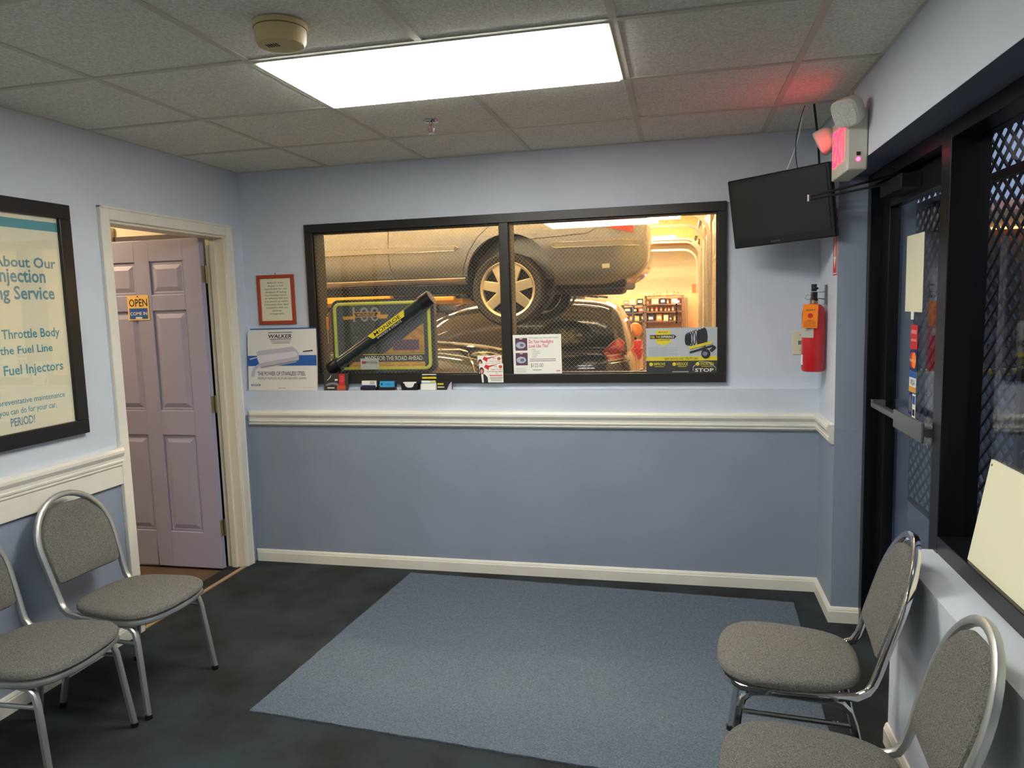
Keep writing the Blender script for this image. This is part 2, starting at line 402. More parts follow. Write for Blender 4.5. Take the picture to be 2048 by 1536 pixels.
for (a, b) in ((WX0+.05, MX0), (MX1, WX1-.045)):
    for z in (WZ0+.052, WZ1-.05-.008): fbox('glazing_bead', a, -.012, z, b, .002, z+.008)
    for x in (a, b-.008): fbox('glazing_bead', x, -.012, WZ0+.06, x+.008, .002, WZ1-.058)

# ------------------------------------------------------------------ storefront
sf = sthing('door_3', label='black glazed storefront door with push bar')
def sb(par, n, mat, *a, bevel=.002): return G().box(*a).build(n, mat, par, bevel=bevel)
MY0, MY1 = -1.47, -1.385
sb(sf, 'frame_jamb', BLACKM, XC, YC-.052, 0, XC+.115, YC-.001, SOF-.002)
sb(sf, 'frame_head', BLACKM, XC, MY1, SOF-.055, XC+.115, YC-.052, SOF-.002)
DX = 3.49
dl = sb(sf, 'stile', BLACKM, DX, YC-.165, .02, DX+.045, YC-.057, SOF-.06)
sb(sf, 'stile', BLACKM, DX, MY1+.004, .02, DX+.045, MY1+.10, SOF-.06)
sb(sf, 'top_rail', BLACKM, DX, MY1+.10, SOF-.16, DX+.045, YC-.165, SOF-.06)
sb(sf, 'bottom_rail', BLACKM, DX, MY1+.10, .02, DX+.045, YC-.165, .27)
G().box(DX+.018, MY1+.10, .27, DX+.024, YC-.165, SOF-.16).build('pane', GLASS, sf)
pb = G().tube([(XC+.0, YC-.20, 1.085), (XC+.0, MY1+.03, 1.085)], .014, 10, sq=.6).build('push_bar', GREYM, sf, smooth=True)
for y in (YC-.16, MY1+.06): G().box(XC+.0, y-.02, 1.07, DX, y+.02, 1.10).build('bracket', GREYM, pb)
sb(sf, 'push_plate', GREYM, XC-.024, MY1+.03, 1.052, XC-.014, MY1+.37, 1.122)
sb(sf, 'closer_body', BLACK, XC-.02, -1.02, 1.955, XC+.05, -.72, 2.01)
el = Vector((3.165, -.60, 1.993))
ca = G().tube([el, (XC, -.80, 2.030)], .0042, 6, flat=1.3).build('closer_arm', BLACK, sf)
G().tube([el+Vector((0, -.0, -.014)), (XC, -.84, 2.0)], .0042, 6, flat=1.3).build('closer_arm', BLACK, sf)
G().lathe([(.008, -.02), (.008, .008)], 10, el).build('closer_elbow', GREYM, sf)
sw = sthing('window_2', label='black framed storefront window above the knee wall')
WY1, WY0 = MY0, -4.6; GX = 3.515
sb(sw, 'mullion', BLACKM, XC, MY0, 0, XC+.115, MY1, SOF-.002)
sb(sw, 'sill_frame', BLACKM, XC, WY0, .706, XC+.115, MY0, .765)
sb(sw, 'head_frame', BLACKM, XC, WY0, SOF-.05, XC+.115, MY0, SOF-.002)
sb(sw, 'jamb_frame', BLACKM, XC, WY0, .765, XC+.115, WY0+.05, SOF-.05)
sb(sw, 'mullion', BLACKM, XC, -3.05, .765, XC+.115, -2.98, SOF-.05)
G().box(GX, -2.98, .765, GX+.006, MY0, SOF-.05).build('pane', GLASS, sw)
G().box(GX, WY0+.05, .765, GX+.006, -3.05, SOF-.05).build('pane', GLASS, sw)
# security grille outside
gr = thing('security_grille', 'dark diamond lattice security grille outside the storefront glass', 'grille', (3.66, -2.5, .0))
g = G(); z0, z1, L = .62, 2.35, 4.3; sp = .074
for s_ in (1, -1):
    for k in range(int((L+(z1-z0)*1.25)/sp)+1):
        off = k*sp-(z1-z0)*1.25 if s_ > 0 else k*sp
        lo, hi = sorted(((0-off)/(s_*1.25), (L-off)/(s_*1.25))); ta, tb = max(0, lo), min(z1-z0, hi)
        if tb-ta < .02: continue
        p0 = Vector((s_*.003, off+s_*1.25*ta-2.1, z0+ta)); p1 = Vector((s_*.003, off+s_*1.25*tb-2.1, z0+tb)); g.tube([p0, p1], .0055, 4)
lt = g.build('lattice', M('grille_grey', (70, 72, 78), .5, .5), gr); lt['kind'] = 'stuff'
for y in (-2.1, .42, 1.0, 2.2): G().box(-.015, y-.015, -.1, .015, y+.015, 2.4).build('post', BLACKM, gr)
G().box(-.012, -2.1, 1.93, .012, 2.2, 1.96).build('rail', BLACKM, gr); G().box(-.012, -2.1, .60, .012, 2.2, .63).build('rail', BLACKM, gr)
# things stuck on the door glass
DG = DX+.017
def dsign(name, label, cat, y_, z_): return thing(name, label, cat, (DG, y_, z_), -PI/2)
t = dsign('paper_sheet', 'blank white paper sheet taped to the storefront door glass', 'paper', -.80, 1.49)
rect(t, 'sheet', CREAMP, 0, 0, .216, .30); rect(t, 'tape', PAPER, .08, -.03, .115, .0)
t = dsign('card_decal', 'red rectangular decal on the storefront door glass under the paper sheet', 'decal', -.885, 1.345)
rect(t, 'backing', REDI, 0, 0, .085, .095); rect(t, 'stripe', M('ink_pink', (230, 130, 130), .5), .01, .06, .075, .075, -.0012); rect(t, 'stripe', MATS['ink_pink'], .01, .03, .075, .04, -.0012)
t = dsign('card_decal', 'dark decal with overlapping red and orange circles on the door glass', 'decal', -.885, 1.262)
rect(t, 'backing', NAVY, 0, 0, .085, .08)
for cx, mt, yy in ((.03, REDI, -.0012), (.055, ORNG, -.002)):
    poly(t, 'circle', mt, [(cx+.026*math.cos(a*PI/12), .04+.032*math.sin(a*PI/12)) for a in range(24)], yy)
txt(t, 'MasterCard', PAPER, .008, .033, .077, .047, -.004)
t = dsign('card_decal', 'white VISA decal with blue and gold bands on the door glass', 'decal', -.885, 1.175)
rect(t, 'backing', PAPER, 0, 0, .085, .082); rect(t, 'band', BLUEI, 0, .058, .085, .082, -.0012); rect(t, 'band', GOLD, 0, 0, .085, .022, -.0012); txt(t, 'VISA', NAVY, .012, .028, .072, .052, -.002)
t = dsign('card_decal', 'pair of narrow dark blue and white decals above the push bar', 'decal', -.885, 1.085)
rect(t, 'backing', NAVY, 0, 0, .042, .085); rect(t, 'backing', PAPER, .045, -.01, .085, .085)
poly(t, 'oval', INKG, [(.021+.016*math.cos(a*PI/12), .042+.036*math.sin(a*PI/12)) for a in range(24)], -.0012); rect(t, 'square', BLUEI, .05, .045, .08, .078, -.0012); rect(t, 'square', INK, .052, .0, .078, .025, -.0012)

# outside
struct(box('ground_outside', M('asphalt', (70, 72, 76), .9, var=.3, vscale=5), 3.9, -30, -.25, 60, 40, -.15), 'dark asphalt outside the storefront')
struct(box('pavement_outside', M('concrete_walk', (120, 120, 118), .9, var=.2, vscale=4), XC+.12, -30, -.25, 5.2, 16, -.05))
t = thing('kerb_island', 'planted island with yellow kerb in the parking lot outside', 'kerb', (11.8, 16.5, -.15))
YK_ = M('kerb_yellow', (170, 150, 60), .8, var=.3, vscale=6)
G().box(-4.5, -4.2, 0, 4.5, 4.2, .14).build('kerb', YK_, t, bevel=.03); G().box(-4.3, -4.0, .14, 4.3, 4.0, .17).build('bed', M('mulch', (64, 54, 44), 1, var=.4, vscale=12), t)
def bush(x, y, z, r, lab, mat):
    o = G(); rnd = random.Random(int(x*31+y*17))
    for k in range(170):
        a, b_ = rnd.uniform(0, 2*PI), math.acos(rnd.uniform(-.3, 1)); q = r*rnd.uniform(.75, 1.05)
        c = Vector((math.cos(a)*math.sin(b_)*q, math.sin(a)*math.sin(b_)*q, math.cos(b_)*q*.85+r*.62)); d1 = Vector((rnd.uniform(-1, 1), rnd.uniform(-1, 1), rnd.uniform(-1, 1)))*r*.16; d2 = Vector((rnd.uniform(-1, 1), rnd.uniform(-1, 1), rnd.uniform(-1, 1)))*r*.16
        o.add([c-d1, c+d2, c+d1, c-d2], [(0, 1, 2, 3)])
    o.sphere((0, 0, r*.76), r*.8, r*.8, r*.75, 12, 8)
    b = o.build('shrub', mat); b.location = (x, y, z); tag(b, lab, 'shrub', 'shrubs in the kerb island outside'); return b
LEAF = M('leaf_dark', (64, 84, 52), .8, var=.3, vscale=6)
for k in range(5): bush(8.8+1.5*k, 14.4+random.uniform(-.6, 2.6), .021, random.uniform(.45, .7), 'round green shrub in the yellow-kerbed island outside', LEAF)
t = thing('shop_building', 'low brick building with a lit fascia across the parking lot', 'building', (22, 34, -.15))
G().box(-16, 0, 0, 22, 6, 5.7).build('wall', M('brick_far', (84, 62, 54), .9, var=.3, vscale=3), t)
G().box(-16, -.35, 4.55, 22, 0, 5.75).build('fascia', M('fascia_tan', (176, 150, 112), .6), t); G().box(-5.6, -.5, 4.45, 22, -.2, 4.53).build('fascia_lamp', M('fascia_lit', (255, 200, 130), .6, emit=1.6, emrgb=(255, 190, 110)), t); G().box(-5.6, -.4, 5.3, 22, -.35, 5.75).build('sign_band', M('band_red_white', (200, 150, 140), .6, emit=.12), t)
for k in range(9): G().box(-15+4*k, -.06, .5, -12.2+4*k, 0, 2.9).build('shopfront_pane', M('far_pane', (30, 30, 34), .2), t)

# ------------------------------------------------------------------ white board on the sill
t = thing('board', 'large blank cream-white board leaning on the storefront window sill', 'board', (3.448, -1.69, .7065), -PI/2, rot=(-.17, 0, -PI/2))
G().box(0, -.004, 0, .95, .004, .37).build('panel', M('board_cream', (236, 234, 204), .45), t)
G().lathe([(.004, -.006), (.004, -.0042)], 8, (.014, 0, .355), 'y').build('eyelet', BRASS, t)

# ------------------------------------------------------------------ rug
q = [PX(822,1147,2,0), PX(1588,1207,2,0), None, PX(500,1423,2,0)]
A, B, D = q[0], q[1], q[3]
Cc = PX(1180,1536,2,0); e = (Cc-D).normalized()
Cp = D + e*((B-A).length*1.02)
g = G(); N = 60
pts = [A.lerp(B, i/N) for i in range(N)] + [B.lerp(Cp, i/30) for i in range(30)] + [Cp.lerp(D, i/N) for i in range(N)] + [D.lerp(A, i/30) for i in range(30)]
pts = [(p.x+random.uniform(-.002, .002), p.y+random.uniform(-.003, .003)) for p in pts]
rug = g.prism(pts[::-1], lambda p, a: (p[0], p[1], a), .007, 0.0005).build('rug', RUG); tag(rug, 'blue-grey rectangular rug on the dark carpet by the back wall', 'rug')

# ------------------------------------------------------------------ chairs
def make_chair(frame_mat):
    t = thing('chair', '', 'chair')
    # seat
    n = 44; z0, zs = .388, .045
    def out(k, ins, gz=0):
        a = 2*PI*k/n; ca, sa = math.cos(a), math.sin(a); e = .62
        x = .205*math.copysign(abs(ca)**e, ca); y = .205*math.copysign(abs(sa)**e, sa)
        x = x+.02*(1-(y/.205)**2) if x > 0 else x
        y *= 1+.10*(x/.2)
        return x*(1-ins)+.012, y*(1-ins)
    lv = [(.10, 0), (.03, .003), (.0, .014), (.004, .026), (.035, .037), (.10, .042), (.3, .048), (.6, .052), (.95, .053)]
    g = G(); g.grid(lambda i, j: (*out(i, lv[j][0]), z0+lv[j][1]*zs/.053), n, len(lv), True)
    g.f.append(list(range(n))[::-1]); g.mi.append(0); g.f.append(list(range(n*(len(lv)-1), n*len(lv)))); g.mi.append(0)
    g.build('seat', FABRIC, t, smooth=True)
    # hoop + seat rail, one closed loop of tube
    def hx(z): return -.212-.122*max(0, (z-.42)/.40)**1.1
    half = [(.222, 0, .378), (.215, .08, .378), (.195, .15, .378), (.155, .19, .378), (.05, .200, .378), (-.08, .192, .379), (-.165, .178, .384), (-.195, .172, .400), (-.210, .170, .425)]
    for z in (.46, .52, .58, .63): half.append((hx(z), .170+.012*min(1, (z-.42)/.2), z))
    for k in range(1, 10):
        a = PI/2*k/9; half.append((hx(.63+.192*math.sin(a)), .182*math.cos(a), .63+.192*math.sin(a)))
    path = [Vector(p) for p in half] + [Vector((p[0], -p[1], p[2])) for p in half[-2:0:-1]]
    G().tube(path, .0125, 10, True, sq=.75).build('back_frame', frame_mat, t, smooth=True)
    # back pad
    prof = [(.490, .130), (.496, .152), (.51, .160), (.55, .163), (.60, .167), (.64, .169), (.68, .163), (.705, .153), (.725, .140), (.742, .124), (.757, .108), (.770, .095), (.779, .08), (.784, .045)]
    us = [-1, -.97, -.85, -.6, -.3, 0, .3, .6, .85, .97, 1]
    def pf(sgn):
        def f(i, j):
            z, wv = prof[j]; u_ = us[i]; ed = min(1, (1-abs(u_))*14)**.5 * min(1, (j+.35)/2)*min(1, (len(prof)-1-j+.4)/2)
            x = hx(z) + (.004+.022*ed*(1-.25*u_*u_) if sgn > 0 else -.004-.008*ed) + .012*(u_*u_)*.5-.006
            return (x, u_*wv, z)
        return f
    g = G(); nu, nv = len(us), len(prof)
    g.grid(pf(1), nu, nv); g.grid(pf(-1), nu, nv)
    k = nu*nv
    loop = [i for i in range(nu)] + [j*nu+nu-1 for j in range(1, nv)] + [(nv-1)*nu+i for i in range(nu-2, -1, -1)] + [j*nu for j in range(nv-2, 0, -1)]
    for a in range(len(loop)):
        p, q_ = loop[a], loop[(a+1) % len(loop)]; g.f.append([p, q_, q_+k, p+k]); g.mi.append(0)
    g.build('backrest', FABRIC, t, smooth=True)
    for s_ in (1, -1):
        lf = [(.200, .200, .01), (.176, .189, .20), (.163, .184, .30), (.152, .181, .338), (.128, .180, .358), (.09, .179, .364), (-.09, .179, .364), (-.125, .180, .357), (-.148, .181, .335), (-.160, .183, .30), (-.185, .190, .18), (-.215, .200, .01)]
        fo = G().tube([(p[0], s_*p[1], p[2]) for p in lf], .0115, 8, sq=.7, ref=(0, 1, 0)).build('leg_frame', frame_mat, t, smooth=True)
        for p in (lf[0], lf[-1]): G().lathe([(.0145, .0), (.0145, .018), (.012, .02)], 10, (p[0], s_*p[1], 0)).build('foot_cap', BLACK, fo)
        G().tube([(.163, s_*.184, .295), (-.160, s_*.183, .295)], .008, 8, ref=(0, 0, 1)).build('stretcher', frame_mat, fo)
    G().tube([(-.12, -.179, .36), (-.12, .179, .36)], .008, 8).build('cross_rail', frame_mat, t); G().tube([(.10, -.179, .36), (.10, .179, .36)], .008, 8).build('cross_rail', frame_mat, t)
    return t
def dup(root, loc, rz, label):
    r_ = root.copy(); COL.objects.link(r_); r_.location = loc; r_.rotation_euler = (0, 0, rz); r_['label'] = label
    for ch in list(root.children):
        c = ch.copy(); COL.objects.link(c); c.parent = r_
        for gch in ch.children:
            d = gch.copy(); COL.objects.link(d); d.parent = c
    return r_
c1 = make_chair(SILVER); c1.location = (.400, -1.558, 0); c1.rotation_euler = (0, 0, -.04)
c1['label'] = 'silver framed grey fabric chair nearest the doorway casing, under the left chair rail'; c1['group'] = 'waiting room chairs'
dup(c1, (.388, -2.033, 0), .054, 'silver framed grey fabric chair under the framed poster')
dup(c1, (2.941, -2.307, .0075), 3.061, 'silver framed grey fabric chair in front of the leaning white board')
c2 = make_chair(CHROME); c2.location = (2.968, -1.673, .0075); c2.rotation_euler = (0, 0, 3.045)
c2['label'] = 'shiny chrome framed grey fabric chair beside the storefront door'; c2['group'] = 'waiting room chairs'

# ------------------------------------------------------------------ TV
tv = thing('television', 'black flat screen television hung in the corner above the shop window', 'television', (3.071, -.374, 1.977), rot=(.157, -.04, -.577))
tvrot = Matrix.Rotation(-.577, 4, 'Z') @ Matrix.Rotation(.157, 4, 'X') @ Matrix.Rotation(-.04, 4, 'Y'); tv.rotation_mode = 'XYZ'; tv.rotation_euler = tvrot.to_euler('XYZ')
G().box(-.25, -.0, -.165, .25, .035, .165).build('casing', M('tv_gloss_black', (14, 14, 15), .22), tv, bevel=.006)
G().box(-.232, -.003, -.128, .232, -.0005, .148).build('screen', M('tv_screen', (26, 27, 26), .25), tv)
txt(tv, 'ELEMENT', GREYM, -.055, -.152, -.01, -.146, -.002)
G().box(-.10, .035, -.09, .10, .06, .09).build('rear_cover', BLACK, tv, bevel=.01)
tm = thing('tv_bracket', 'black wall arm holding the corner television', 'bracket', (0, 0, 0))
cN = tvrot.to_3x3() @ Vector((0, .06, 0)) + Vector((3.071, -.374, 1.977))
G().tube([cN, (3.17, -.20, 1.98), (3.312, -.12, 1.98)], .014, 8).build('arm', BLACK, tm); G().box(3.306, -.17, 1.90, 3.318, -.07, 2.06).build('wall_plate', BLACK, tm)
top = tvrot.to_3x3()
def tvp(x, y, z): return top @ Vector((x, y, z)) + Vector((3.071, -.374, 1.977))
def cable(name, label, pts, r, mat): return tag(G().tube(pts, r, 6).build(name, mat, smooth=True), label, 'cable')
def sag(a, b, n=10, s=.03, ph=0): return [a.lerp(b, i/n)+Vector((s*math.sin(PI*i/n+ph*i/n), s*.4*math.sin(2*PI*i/n), 0)) for i in range(n+1)]
cable('cable', 'thin white cable dropping from the ceiling to the television', sag(Vector((3.153, -.509, CH)), tvp(.035, .04, .165), s=.012), .0028, PAPER)
cable('cable', 'thin dark wavy cable dropping from the ceiling to the television', sag(Vector((3.156, -.515, CH)), tvp(.085, .04, .165), s=-.02), .0022, BLACK)
cable('cable', 'thick black cable from the ceiling behind the television', sag(Vector((3.191, -.53, CH)), Vector((3.255, -.30, 2.03)), s=.01), .005, BLACK)

# ------------------------------------------------------------------ exit sign
ex = thing('exit_sign', 'white exit sign box with glowing red letters and two emergency lamps', 'exit sign', (XR, -.81, 2.165))
SIGNW = M('sign_white', (212, 210, 198), .45)
G().box(-.075, -.15, -.125, -.002, .15, .105).build('housing', SIGNW, ex, bevel=.006)
EXR = M('exit_red_lit', (255, 40, 60), .4, emit=4.5, emrgb=(255, 22, 45))
lt_ = thing('tmp', '', 'x'); lt_.parent = ex; lt_.location = (-.0765, 0, -.0); lt_.rotation_euler = (0, 0, -PI/2)
for k in list(lt_.keys()): del lt_[k]
lt_.name = 'letter_panel'
txt(lt_, 'EXIT', EXR, -.115, -.075, .115, .075, -.001)
for c_, d_, n_ in ((Vector((-.072, -.165, .095)), Vector((-.62, -.62, -.48)), Vector((-.04, -.13, .105))), (Vector((-.085, .195, .060)), Vector((-.85, .30, -.43)), Vector((-.04, .14, .06)))):
    G().tube([n_, n_.lerp(c_, .75)], .018, 10).build('lamp_neck', SIGNW, ex)
    Mt = Matrix.Translation(c_) @ d_.to_track_quat('-X', 'Z').to_matrix().to_4x4()
    def se(r_, a): ca, sa = math.cos(a), math.sin(a); return (r_*math.copysign(abs(ca)**.55, ca), r_*math.copysign(abs(sa)**.55, sa))
    N_ = 24; pr = ((-.040, .047), (-.034, .053), (-.015, .053), (.012, .050), (.034, .038), (.042, .018))
    bo = G(); bo.add([Mt @ Vector((x_, *se(r_, 2*PI*a/N_))) for x_, r_ in pr for a in range(N_)], [(i*N_+k, i*N_+(k+1) % N_, (i+1)*N_+(k+1) % N_, (i+1)*N_+k) for i in range(len(pr)-1) for k in range(N_)]+[tuple(range((len(pr)-1)*N_, len(pr)*N_))])
    ob = bo.build('lamp_head', SIGNW, ex, smooth=True)
    le = G(); le.add([Mt @ Vector((-.041, *se(.047, 2*PI*a/N_))) for a in range(N_)]+[Mt @ Vector((-.046, 0, 0))], [(k, (k+1) % N_, N_) for k in range(N_)]); le.build('lens', M('lens_prism', (226, 228, 224), .12, spec=.9, bump=1, bscale=160), ob)
G().lathe([(.007, -.1515), (.007, -.1500)], 10, (-.035, 0, -.085), 'y').build('indicator', M('led_red', (255, 40, 90), .4, emit=6), ex)
G().box(-.042, -.153, -.072, -.028, -.1495, -.058).build('test_button', BLACK, ex)
cd_ = tag(G().box(XR-.012, -.70, 2.27, XR-.001, -.675, CH).build('conduit', SIGNW), 'pale surface conduit running from ceiling to exit sign', 'conduit')

# ------------------------------------------------------------------ extinguisher, switch, arrow sign
EX, EY = 3.258, -.205
t = thing('fire_extinguisher', 'red fire extinguisher with orange tag hung in the corner', 'extinguisher', (EX, EY, 1.19))
b_ = G().lathe([(.045, 0), (.052, .004), (.055, .015), (.055, .285), (.050, .31), (.035, .328), (.018, .335)], 28).build('cylinder', REDP, t, smooth=True)
G().lathe([(.018, .333), (.018, .36), (.014, .375)], 14).build('valve', BRASS, t, smooth=True)
G().box(-.012, -.03, .352, .012, .02, .392).build('valve_head', BLACK, t, bevel=.004)
G().tube([(0, .0, .40), (0, -.03, .412), (0, -.07, .408)], .010, 8, flat=.6).build('lever', BLACK, t, smooth=True)
G().tube([(0, .0, .372), (0, -.035, .368), (0, -.07, .352)], .008, 8, flat=.6).build('handle', BLACK, t, smooth=True)
G().lathe([(.013, .395), (.013, .43)], 12, (0, -.0, 0)).build('cap', BLACK, t, smooth=True)
G().tube([(-.012, -.02, .375), (-.035, -.02, .378), (-.045, -.02, .362), (-.03, -.02, .355), (-.012, -.02, .36)], .0016, 6).build('pull_pin', GREYM, t)
def band(name, mat, a0, a1, z0, z1, r):
    g = G(); n = 12; g.grid(lambda i, j: (r*math.cos(a0+(a1-a0)*i/n), r*math.sin(a0+(a1-a0)*i/n), (z0, z1)[j]), n+1, 2); return g.build(name, mat, t, smooth=True)
band('data_label', M('label_grey', (176, 178, 172), .5), -PI*.97, -PI*.55, .17, .235, .0556)
band('emblem', PAPER, -PI*.99, -PI*.88, .035, .085, .0556)
tg = G().box(-.034, -.0006, -.0, .034, .0006, .115).build('inspection_tag', ORNG, t); tg.location = (-.028, -.062, .218); tg.rotation_euler = (0, .04, -.12)
txt(tg, 'ALERT', INK, -.022, .082, .022, .092, -.0012); txt(tg, '2011', INK, -.012, .034, .014, .041, -.0012)
for k in range(6): rect(tg, 'print_line', M('ink_brown', (150, 70, 20), .6), -.028, .006+.005*k, .028, .0075+.005*k, -.0009, .0003)
poly(tg, 'seal', REDI, [(.0+.012*math.cos(a*PI/8), .06+.012*math.sin(a*PI/8)) for a in range(16)], -.0009, .0003)
br = G(); br.box(.050, -.012, .33, .058, .012, .425); br.tube([(.055, 0, .39), (0, 0, .39)], .002, 6); br.tube([(.055, 0, .355), (.02, 0, .36)], .003, 6); br.build('wall_bracket', GREYM, t)
t = thing('outlet_plate', 'ivory data outlet plate on the back wall beside the extinguisher', 'wall plate', (3.226, -.0005, 1.322), 0)
G().box(-.036, -.006, -.062, .036, 0, .062).build('plate', M('ivory', (214, 212, 186), .4), t, bevel=.003); G().box(-.009, -.008, -.010, .009, -.005, .010).build('jack', INKG, t); 
for z in (-.04, .04): G().lathe([(.003, -.0075), (.003, -.0055)], 8, (0, 0, z), 'y').build('screw', GREYM, t)
t = thing('arrow_sign', 'narrow red sign with white down arrow behind the television', 'sign', (XR-.001, -.345, 1.655), -PI/2)
rect(t, 'panel', REDI, 0, 0, .085, .30); rect(t, 'border', PAPER, .006, .006, .079, .294, -.0012, .0003); rect(t, 'field', REDI, .010, .010, .075, .290, -.0016, .0003)
poly(t, 'arrow', PAPER, [(.0425, .03), (.066, .085), (.05, .085), (.05, .26), (.035, .26), (.035, .085), (.019, .085)], -.002, .0003)

# ------------------------------------------------------------------ ceiling fittings
t = thing('smoke_detector', 'round yellowed smoke detector on the ceiling', 'detector', (1.475, -2.02, CH-.001))
SM = M('aged_cream', (206, 186, 132), .5)
G().lathe([(.078, 0), (.078, -.012), (.075, -.016), (.073, -.046), (.066, -.060), (.050, -.064)], 32).build('body', SM, t, smooth=True)
for k in range(5): G().tube([(-.03+.008*k, -.035, -.0645), (-.03+.008*k, -.012, -.0645)], .0016, 6).build('slot', INK, t)
G().lathe([(.0765, -.0145), (.0765, -.017)], 32).build('seam', M('seam_brown', (120, 100, 60), .6), t)
t = thing('sprinkler', 'small chrome pendant sprinkler head in the ceiling', 'sprinkler', (1.518, -.801, CH))
G().lathe([(.034, 0), (.033, -.004), (.018, -.007), (.012, -.007)], 24).build('escutcheon', CHROME, t, smooth=True)
G().lathe([(.009, -.004), (.009, -.02), (.012, -.022)], 12).build('stem', CHROME, t)
for s_ in (1, -1): G().tube([(s_*.009, 0, -.02), (s_*.013, 0, -.032), (s_*.010, 0, -.045), (s_*.003, 0, -.052)], .0025, 6).build('yoke', CHROME, t)
G().lathe([(.002, -.022), (.002, -.05)], 8).build('bulb', M('bulb_red', (180, 60, 50), .2), t); G().lathe([(.014, -.052), (.014, -.0545)], 16).build('deflector', CHROME, t)
# ------------------------------------------------------------------ framed poster on the left wall (local x runs to +y)
t = thing('framed_poster', 'large black framed service poster with teal band and lettering on the left wall', 'poster', (.001, -1.98, 1.047), PI/2)
PW, PH = .655, 1.0; FW = .062
FB = M('frame_black', (26, 24, 26), .35)
G().box(0, -.028, 0, PW, 0, FW).build('frame_rail', FB, t, bevel=.003); G().box(0, -.028, PH-FW, PW, 0, PH).build('frame_rail', FB, t, bevel=.003)
G().box(0, -.028, FW, FW, 0, PH-FW).build('frame_stile', FB, t, bevel=.003); G().box(PW-FW, -.028, FW, PW, 0, PH-FW).build('frame_stile', FB, t, bevel=.003)
sh = G().box(FW, -.012, FW, PW-FW, -.004, PH-FW).build('print', M('poster_cream', (222, 218, 190), .45), t)
def pz(px, py):
    p = PX(px, py, 0, .014); return (p.y+1.98, p.z-1.047)
x1, z1 = PW-FW, pz(119, 447)[1]; rect(sh, 'colour_band', TEAL, FW, pz(118, 465)[1], x1, pz(117, 447)[1], -.0123)
def pl(s, a, b, h, mat, left=None, off=.022):   # right end at pixel a (baseline), left end pixel b; h cap height in metres
    xr, zb = pz(*a); xl = pz(*b)[0] if left is None else left
    txt(sh, s, mat, xl, zb, xr, zb+h, -.0128, offset=off)
pl('About Our', (112, 538), None, .046, TEALB, FW+.21); pl('Injection', (92, 566), None, .060, TEALB, FW+.215); pl('Cleaning Service', (110, 599), None, .058, TEALB, FW+.035)
pl('Throttle Body', (120, 672), (3, 670), .040, TEAL, off=.016); pl('the Fuel Line', (106, 702), None, .034, TEAL, FW+.2, .016); pl('the Fuel Injectors', (127, 739), None, .042, TEAL, FW+.12, .016)
pl('preventative maintenance', (130, 793), None, .024, TEAL, FW+.17, .008); pl('you can do for your car,', (114, 814), None, .026, TEAL, FW+.17, .008); pl('PERIOD!', (71, 845), None, .036, TEALB, FW+.215, .016)
G().box(FW, -.0145, FW, PW-FW, -.0140, PH-FW).build('glazing', GLASS, t)

# OPEN sign on the door leaf
t = thing('open_sign', 'small yellow and blue OPEN sign hung on the open door', 'sign', (-.553, LY0-.0042, 1.51), 0)
t.location = (PX(258, 641, 1, LY0-.005).x, LY0-.0042, PX(258, 641, 1, LY0-.005).z)
a_ = PX(296, 590, 1, LY0-.005); OW = a_.x-t.location.x; OH = a_.z-t.location.z
rect(t, 'card', M('card_yellow', (240, 200, 110), .6), 0, 0, OW, OH, -.0002, .002)
txt(t, 'OPEN', INK, OW*.08, OH*.55, OW*.94, OH*.87, -.0026, offset=.012)
rect(t, 'band', BLUEI, OW*.07, OH*.05, OW*.93, OH*.48, -.0023, .0003); txt(t, 'COME IN', PAPER, OW*.1, OH*.2, OW*.9, OH*.34, -.003, offset=.01); rect(t, 'tab', PAPER, OW*.35, OH*.06, OW*.65, OH*.13, -.0027, .0003)
G().lathe([(.004, -.004), (.004, -.002)], 8, (OW/2, 0, OH*.95), 'y').build('pin', INK, t)

# red framed notice
p = PX(521, 650, 1, 0)
t = thing('framed_notice', 'small red-brown framed text notice on the wall left of the shop window', 'notice', (.091, -.001, 1.483), 0)
NW, NH = .25, .30; RB = M('frame_red_brown', (166, 66, 40), .4)
for a in ((0, 0, NW, .022), (0, NH-.022, NW, NH)): G().box(a[0], -.012, a[1], a[2], 0, a[3]).build('frame_rail', RB, t, bevel=.002)
for a in ((0, .022), (NW-.022, NW)): G().box(a[0], -.012, .022, a[1] if a[0] else .022, 0, NH-.022).build('frame_stile', RB, t, bevel=.002)
nt_ = G().box(.022, -.006, .022, NW-.022, -.001, NH-.022).build('sheet', CREAMP, t)
L_ = ["Ballard's Auto", 'Repair is not', 'responsible for cars', 'dropped off during', 'non business hours,', 'or vehicles that are', 'not picked up within', '2 business days after', 'completion with out', 'previous', 'arrangements.']
for k, s in enumerate(L_):
    wd = .0077*len(s); txt(nt_, s, INK, NW/2-wd/2, NH-.052-.0188*k, NW/2+wd/2, NH-.052-.0188*k+.011, -.0065)
G().lathe([(.004, -.006), (.004, 0)], 8, (NW/2, 0, NH+.006), 'y').build('nail', INKG, t)

